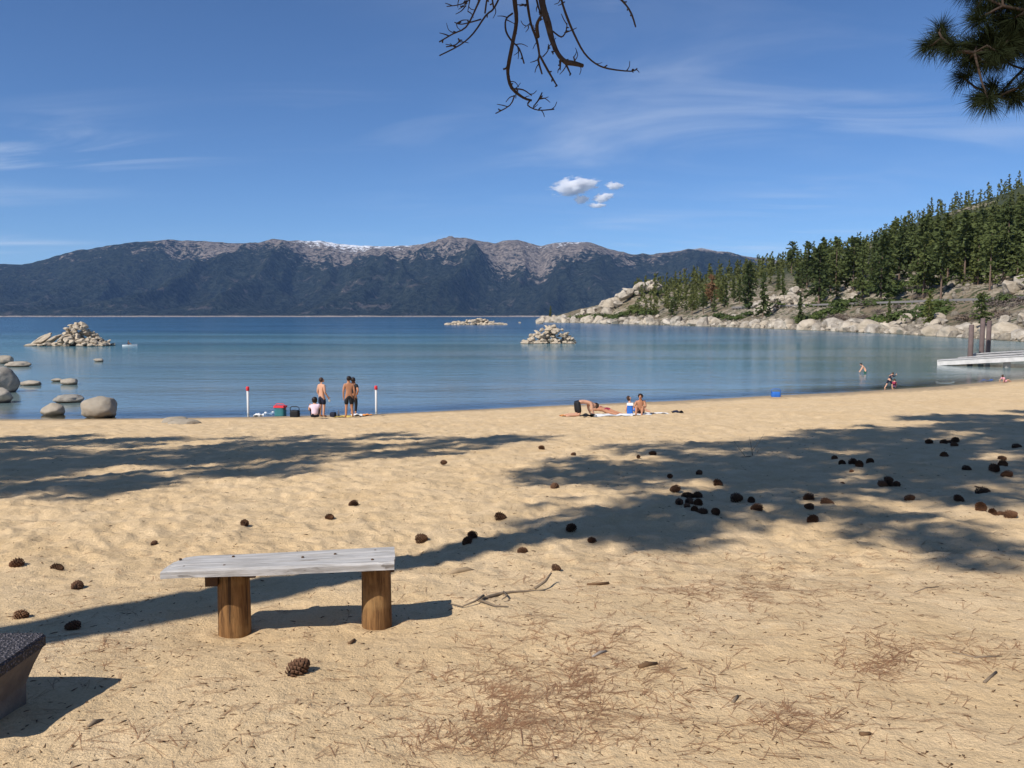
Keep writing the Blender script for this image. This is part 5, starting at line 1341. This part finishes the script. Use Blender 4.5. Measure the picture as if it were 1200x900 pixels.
def person(label, pose, loc, rz, skin, clothes=(), hair=m_hair, scale=1.0, longhair=False, group=None):
    J = dict(ST); J.update(pose); root = empty('person', loc, rz); root.scale = (scale,) * 3; tag(root, label, 'person', group)
    names = list(J); idx = {n: i for i, n in enumerate(names)}; V = [J[n] for n in names]; Rr = [RAD[n] for n in names]; E = [(idx[a], idx[b]) for a, b in BONES]; roots = {idx['pelvis']}
    # fingers: four and a thumb on each hand
    for s in 'lr':
        w = Vector(J['wr' + s]); h = Vector(J['ha' + s]); d = (h - w).normalized(); sd_ = d.cross(Vector((0, 1, 0)))
        sd_ = sd_.normalized() if sd_.length > .2 else Vector((1, 0, 0)); fr = sd_.cross(d)
        for k, (o_, l) in enumerate(((-.028, .062), (-.010, .075), (.009, .072), (.026, .058))):
            b = len(V); p = h + fr * o_ - d * .01; V += [tuple(p), tuple(p + d * l * .55 + sd_ * .008), tuple(p + d * l + sd_ * .022)]; Rr += [.011, .010, .008]; E += [(b, b + 1), (b + 1, b + 2)]; roots.add(b)
        b = len(V); p = w.lerp(h, .35) + fr * .02; V += [tuple(p), tuple(p + fr * .035 + d * .03), tuple(p + fr * .042 + d * .06)]; Rr += [.013, .011, .009]; E += [(b, b + 1), (b + 1, b + 2)]; roots.add(b)
    hd = Vector(J['head']); up = (Vector(J['top']) - Vector(J['chin'])).normalized(); fw = (Vector(J['nose']) - hd); fw = (fw - up * fw.dot(up)).normalized(); rt = fw.cross(up)
    for s in (-1, 1):
        b = len(V); p = hd + rt * s * .085 - fw * .005 - up * .01; V += [tuple(p - up * .018), tuple(p + up * .02 + rt * s * .008)]; Rr += [.014, .018]; E.append((b, b + 1)); roots.add(b)
    body = skin_obj('body', V, E, Rr, roots, skin, root, 2)
    for s in (-1, 1):
        q = MB(); c = hd + rt * s * .033 + fw * .090 + up * .012; q.tube([c - fw * .01, c, c + fw * .006], [.012, .012, .005], 6); q.build('eye', m_eye, root)
    q = MB(); c = hd + fw * .086 - up * .055; q.tube([c - rt * .025, c, c + rt * .025], [.006, .009, .006], 6); q.build('mouth', m_lilac, root)
    # hair: a cap over the back and top of the head
    Vh = []; Fh = []; n1, n2 = 10, 14
    for i in range(n1 + 1):
        th = R(118 if not longhair else 140) * i / n1
        for k in range(n2):
            ph = 2 * math.pi * k / n2; dv = up * math.cos(th) + (rt * math.cos(ph) + fw * math.sin(ph)) * math.sin(th)
            front = max(0, math.sin(ph)); rr = .118 - .012 * front; rr = rr * (1 - .55 * front * sstep(R(48), R(75), np.array(th)))
            Vh.append(hd + up * .012 - fw * .012 + dv * (rr + .004 * math.sin(5 * ph + 3 * th)) - (up * (.05 if longhair and i > 7 else 0)))
    for i in range(n1):
        for k in range(n2): Fh.append((i * n2 + k, i * n2 + (k + 1) % n2, (i + 1) * n2 + (k + 1) % n2, (i + 1) * n2 + k))
    mesh_obj('hair', Vh, Fh, hair, root, True)
    for kind, mat in clothes:
        if kind in ('shorts', 'trunks', 'leggings'):
            f = {'shorts': .92, 'trunks': .45, 'leggings': 1.0}[kind]; vs_ = [lerp(J['pelvis'], J['spine'], .38), J['pelvis'], J['hil'], lerp(J['hil'], J['knl'], f), J['hir'], lerp(J['hir'], J['knr'], f)]
            e_ = [(0, 1), (1, 2), (2, 3), (1, 4), (4, 5)]; ra = [(.158, .122), (.175, .135), .122, .098 if f > .5 else .115, .122, .098 if f > .5 else .115]
            if kind == 'leggings': vs_ += [lerp(J['knl'], J['anl'], .8), lerp(J['knr'], J['anr'], .8)]; e_ += [(3, 6), (5, 7)]; ra[3] = ra[5] = .075; ra += [.055, .055]
            skin_obj('shorts' if kind != 'leggings' else 'leggings', vs_, e_, ra, {1}, mat, root, 1)
        if kind in ('top', 'sweater'):
            vs_ = [J['pelvis'], J['spine'], J['chest'], lerp(J['chest'], J['neck'], .75), J['shl'], J['shr'], lerp(J['shl'], J['ell'], .6), lerp(J['shr'], J['elr'], .6)]
            ra = [(.172, .135), (.158, .122), (.185, .135), (.085, .085), .094, .094, .072, .072]; e_ = [(0, 1), (1, 2), (2, 3), (2, 4), (2, 5), (4, 6), (5, 7)]
            if kind == 'sweater': vs_ += [J['ell'], J['elr'], lerp(J['ell'], J['wrl'], .9), lerp(J['elr'], J['wrr'], .9)]; ra += [.062, .062, .048, .048]; e_ += [(6, 8), (7, 9), (8, 10), (9, 11)]
            skin_obj('top', vs_, e_, ra, {0}, mat, root, 1)
        if kind == 'band':
            skin_obj('top', [lerp(J['chest'], J['spine'], .25), lerp(J['chest'], J['neck'], .2)], [(0, 1)], [(.178, .13), (.178, .13)], {0}, mat, root, 1)
    return root
GP = 'people on the beach'
P1 = dict(wrl=(-.22, .10, .88), hal=(-.21, .13, .81), wrr=(.26, .12, .90), har=(.26, .16, .83), nose=(.07, .10, 1.60), head=(.01, .02, 1.635), chin=(.01, .03, 1.55))
pos1 = on_ground(376, 488.6)
person('shirtless man in dark shorts standing with back turned above seated woman', P1, pos1, R(-35), m_skin, [('shorts', m_navy)], m_brownhair, 1.0, group=GP)
hp = Matrix.Rotation(R(-35), 4, 'Z') @ Vector((.26, .17, .78)); bottle(0, 0, .22, 'white cup held in the hand of the standing shirtless man', m_white, pos=pos1 + hp + Vector((.02, .03, -.10)), name='cup')
P2 = dict(nose=(-.06, .105, 1.62), anl=(-.14, -.02, .09), tol=(-.17, .14, .03), anr=(.15, .0, .09), tor=(.18, .16, .03), wrl=(-.22, .02, .86), hal=(-.22, .03, .78))
person('shirtless dark haired man in black shorts facing the lake', P2, on_ground(408, 489), R(20), m_tan, [('shorts', m_black)], m_hair, 1.02, group=GP)
P3 = dict(elr=(.34, -.12, 1.16), wrr=(.20, -.02, .98), har=(.14, .02, .98))
person('person in black wetsuit half hidden behind the black shorts man', P3, on_ground(413.5, 487.3), R(-25), m_tan, [('top', m_black), ('leggings', m_black)], m_hair, .98, group=GP)
SIT = dict(pelvis=(0, 0, .12), spine=(0, .03, .30), chest=(0, .07, .48), neck=(0, .08, .63), chin=(0, .11, .715), head=(0, .11, .80), top=(0, .09, .87), nose=(0, .23, .775), shl=(-.17, .07, .57), shr=(.17, .07, .57), ell=(-.24, .20, .36), elr=(.24, .20, .36), wrl=(-.14, .40, .38), wrr=(.14, .40, .38), hal=(-.08, .46, .38), har=(.08, .46, .38), hil=(-.10, .03, .12), hir=(.10, .03, .12), knl=(-.14, .40, .40), knr=(.14, .40, .40), anl=(-.12, .66, .09), anr=(.12, .66, .09), tol=(-.13, .82, .04), tor=(.13, .82, .04))
person('dark haired woman in pink and white top sitting on the sand', SIT, on_ground(367.5, 490.3), R(12), m_skin, [('top', m_pinkwhite), ('shorts', m_navy)], m_hair, 1.0, True, GP)
KN = dict(pelvis=(0, 0, .52), spine=(0, .20, .55), chest=(0, .40, .52), neck=(0, .55, .46), chin=(0, .64, .42), head=(0, .70, .37), top=(0, .76, .33), nose=(0, .69, .26), shl=(-.17, .48, .49), shr=(.17, .48, .49), ell=(-.20, .50, .25), elr=(.20, .50, .25), wrl=(-.17, .58, .05), wrr=(.17, .58, .05), hal=(-.16, .65, .03), har=(.16, .65, .03), hil=(-.10, 0, .49), hir=(.10, 0, .49), knl=(-.12, .04, .07), knr=(.12, .04, .07), anl=(-.12, -.36, .06), anr=(.12, -.36, .06), tol=(-.12, -.48, .03), tor=(.12, -.48, .03))
person('man in black shorts kneeling on hands and knees by orange towel', KN, on_ground(677, 487.5), R(-75), m_skin, [('shorts', m_black)], m_brownhair, 1.05, group=GP)
LIE = dict(pelvis=(0, 0, .12), spine=(0, .20, .12), chest=(0, .40, .13), neck=(0, .56, .14), chin=(.02, .64, .12), head=(.03, .71, .12), top=(.02, .79, .12), nose=(.13, .70, .09), shl=(-.17, .48, .12), shr=(.17, .48, .12), ell=(-.34, .60, .06), elr=(.34, .60, .06), wrl=(-.20, .76, .05), wrr=(.20, .76, .05), hal=(-.12, .80, .04), har=(.12, .80, .04), hil=(-.10, -.03, .11), hir=(.10, -.03, .11), knl=(-.12, -.44, .07), knr=(.12, -.44, .07), anl=(-.11, -.84, .06), anr=(.11, -.84, .06), tol=(-.12, -.98, .04), tor=(.12, -.98, .04))
person('tanned sunbather in dark swimsuit lying face down on white towel', LIE, on_ground(713, 486.8) + Vector((0, .6, .0)), R(28), m_tan, [('trunks', m_maroon), ('band', m_maroon)], m_hair, .98, True, GP)
person('dark haired person sitting with knees up beside the blue cooler bag', SIT, on_ground(752, 486) + Vector((0, .1, 0)), R(165), m_tan, [('trunks', m_navy)], m_hair, .88, group=GP)
LEAN = dict(SIT); LEAN.update(spine=(0, -.08, .27), chest=(0, -.18, .42), neck=(0, -.25, .56), chin=(0, -.25, .645), head=(0, -.27, .73), top=(0, -.30, .80), nose=(0, -.15, .72), shl=(-.17, -.22, .51), shr=(.17, -.22, .51), ell=(-.25, -.38, .28), elr=(.25, -.38, .28), wrl=(-.24, -.42, .05), wrr=(.24, -.42, .05), hal=(-.24, -.36, .03), har=(.24, -.36, .03), knl=(-.12, .45, .22), knr=(.12, .42, .30))
person('pale person leaning back on towel behind the blue cooler bag', LEAN, on_ground(744, 482.5), R(-100), m_skin, [('trunks', m_blue), ('band', m_pink)], m_brownhair, .8, True, GP)
WADE = dict(spine=(0, .07, 1.10), chest=(0, .20, 1.24), neck=(0, .30, 1.36), chin=(0, .38, 1.41), head=(0, .43, 1.48), top=(0, .46, 1.55), nose=(0, .53, 1.44), shl=(-.17, .26, 1.30), shr=(.17, .26, 1.30), ell=(-.20, .36, 1.03), elr=(.20, .36, 1.03), wrl=(-.16, .48, .84), wrr=(.16, .48, .84), hal=(-.15, .52, .77), har=(.15, .52, .77))
person('shirtless boy in green trunks wading bent over in the lake', WADE, on_water(1015, 437.5) + Vector((0, 0, -.50)), R(75), m_skin, [('shorts', m_green)], m_hair, .82, group=GP)
STR = dict(pelvis=(0, 0, .90), spine=(0, .06, 1.08), chest=(0, .17, 1.25), neck=(0, .26, 1.38), chin=(0, .34, 1.42), head=(0, .39, 1.49), top=(0, .42, 1.56), nose=(0, .49, 1.44), shl=(-.17, .22, 1.32), shr=(.17, .22, 1.32), ell=(-.20, .34, 1.06), elr=(.22, .42, 1.25), wrl=(-.17, .50, .86), wrr=(.20, .58, 1.40), hal=(-.16, .56, .80), har=(.20, .62, 1.47), knl=(-.11, -.12, .50), anl=(-.11, -.36, .11), tol=(-.12, -.20, .03), knr=(.11, .28, .50), anr=(.11, .30, .09), tor=(.12, .47, .03))
person('child in navy sweater striding along the waterline', STR, on_ground(1043, 456.5), R(-80), m_skin, [('sweater', m_navy), ('shorts', m_navy)], m_brownhair, .66, group=GP)
CRO = dict(pelvis=(0, 0, .30), spine=(0, .08, .46), chest=(0, .18, .61), neck=(0, .25, .74), chin=(0, .30, .81), head=(0, .32, .89), top=(0, .31, .96), nose=(0, .43, .86), shl=(-.17, .22, .69), shr=(.17, .22, .69), ell=(-.20, .36, .46), elr=(.20, .36, .46), wrl=(-.14, .48, .28), wrr=(.14, .48, .28), hal=(-.12, .52, .22), har=(.12, .52, .22), hil=(-.1, .02, .28), hir=(.1, .02, .28), knl=(-.15, .36, .44), knr=(.15, .36, .44), anl=(-.13, .12, .09), anr=(.13, .12, .09), tol=(-.14, .28, .03), tor=(.14, .28, .03))
person('toddler in maroon top crouching beside the navy sweater child', CRO, on_ground(1049.5, 456) + Vector((0, .1, 0)), R(-40), m_skin, [('top', m_maroon), ('trunks', m_lilac)], m_brownhair, .62, group=GP)
person('child in pink swimsuit lying on far sand near the pier', LEAN, on_ground(1179, 448), R(-75), m_skin, [('top', m_pink), ('trunks', m_pink)], m_brownhair, .62, True, GP)
bt = Matrix.Rotation(.15, 4, 'Z') @ Vector((-.3, 0, .10))
person('person in dark top sitting low in the small white boat', SIT, Vector(boat.location) + bt, R(-75), m_tan, [('top', m_black), ('shorts', m_navy)], m_hair, .85, group='people out on the lake')
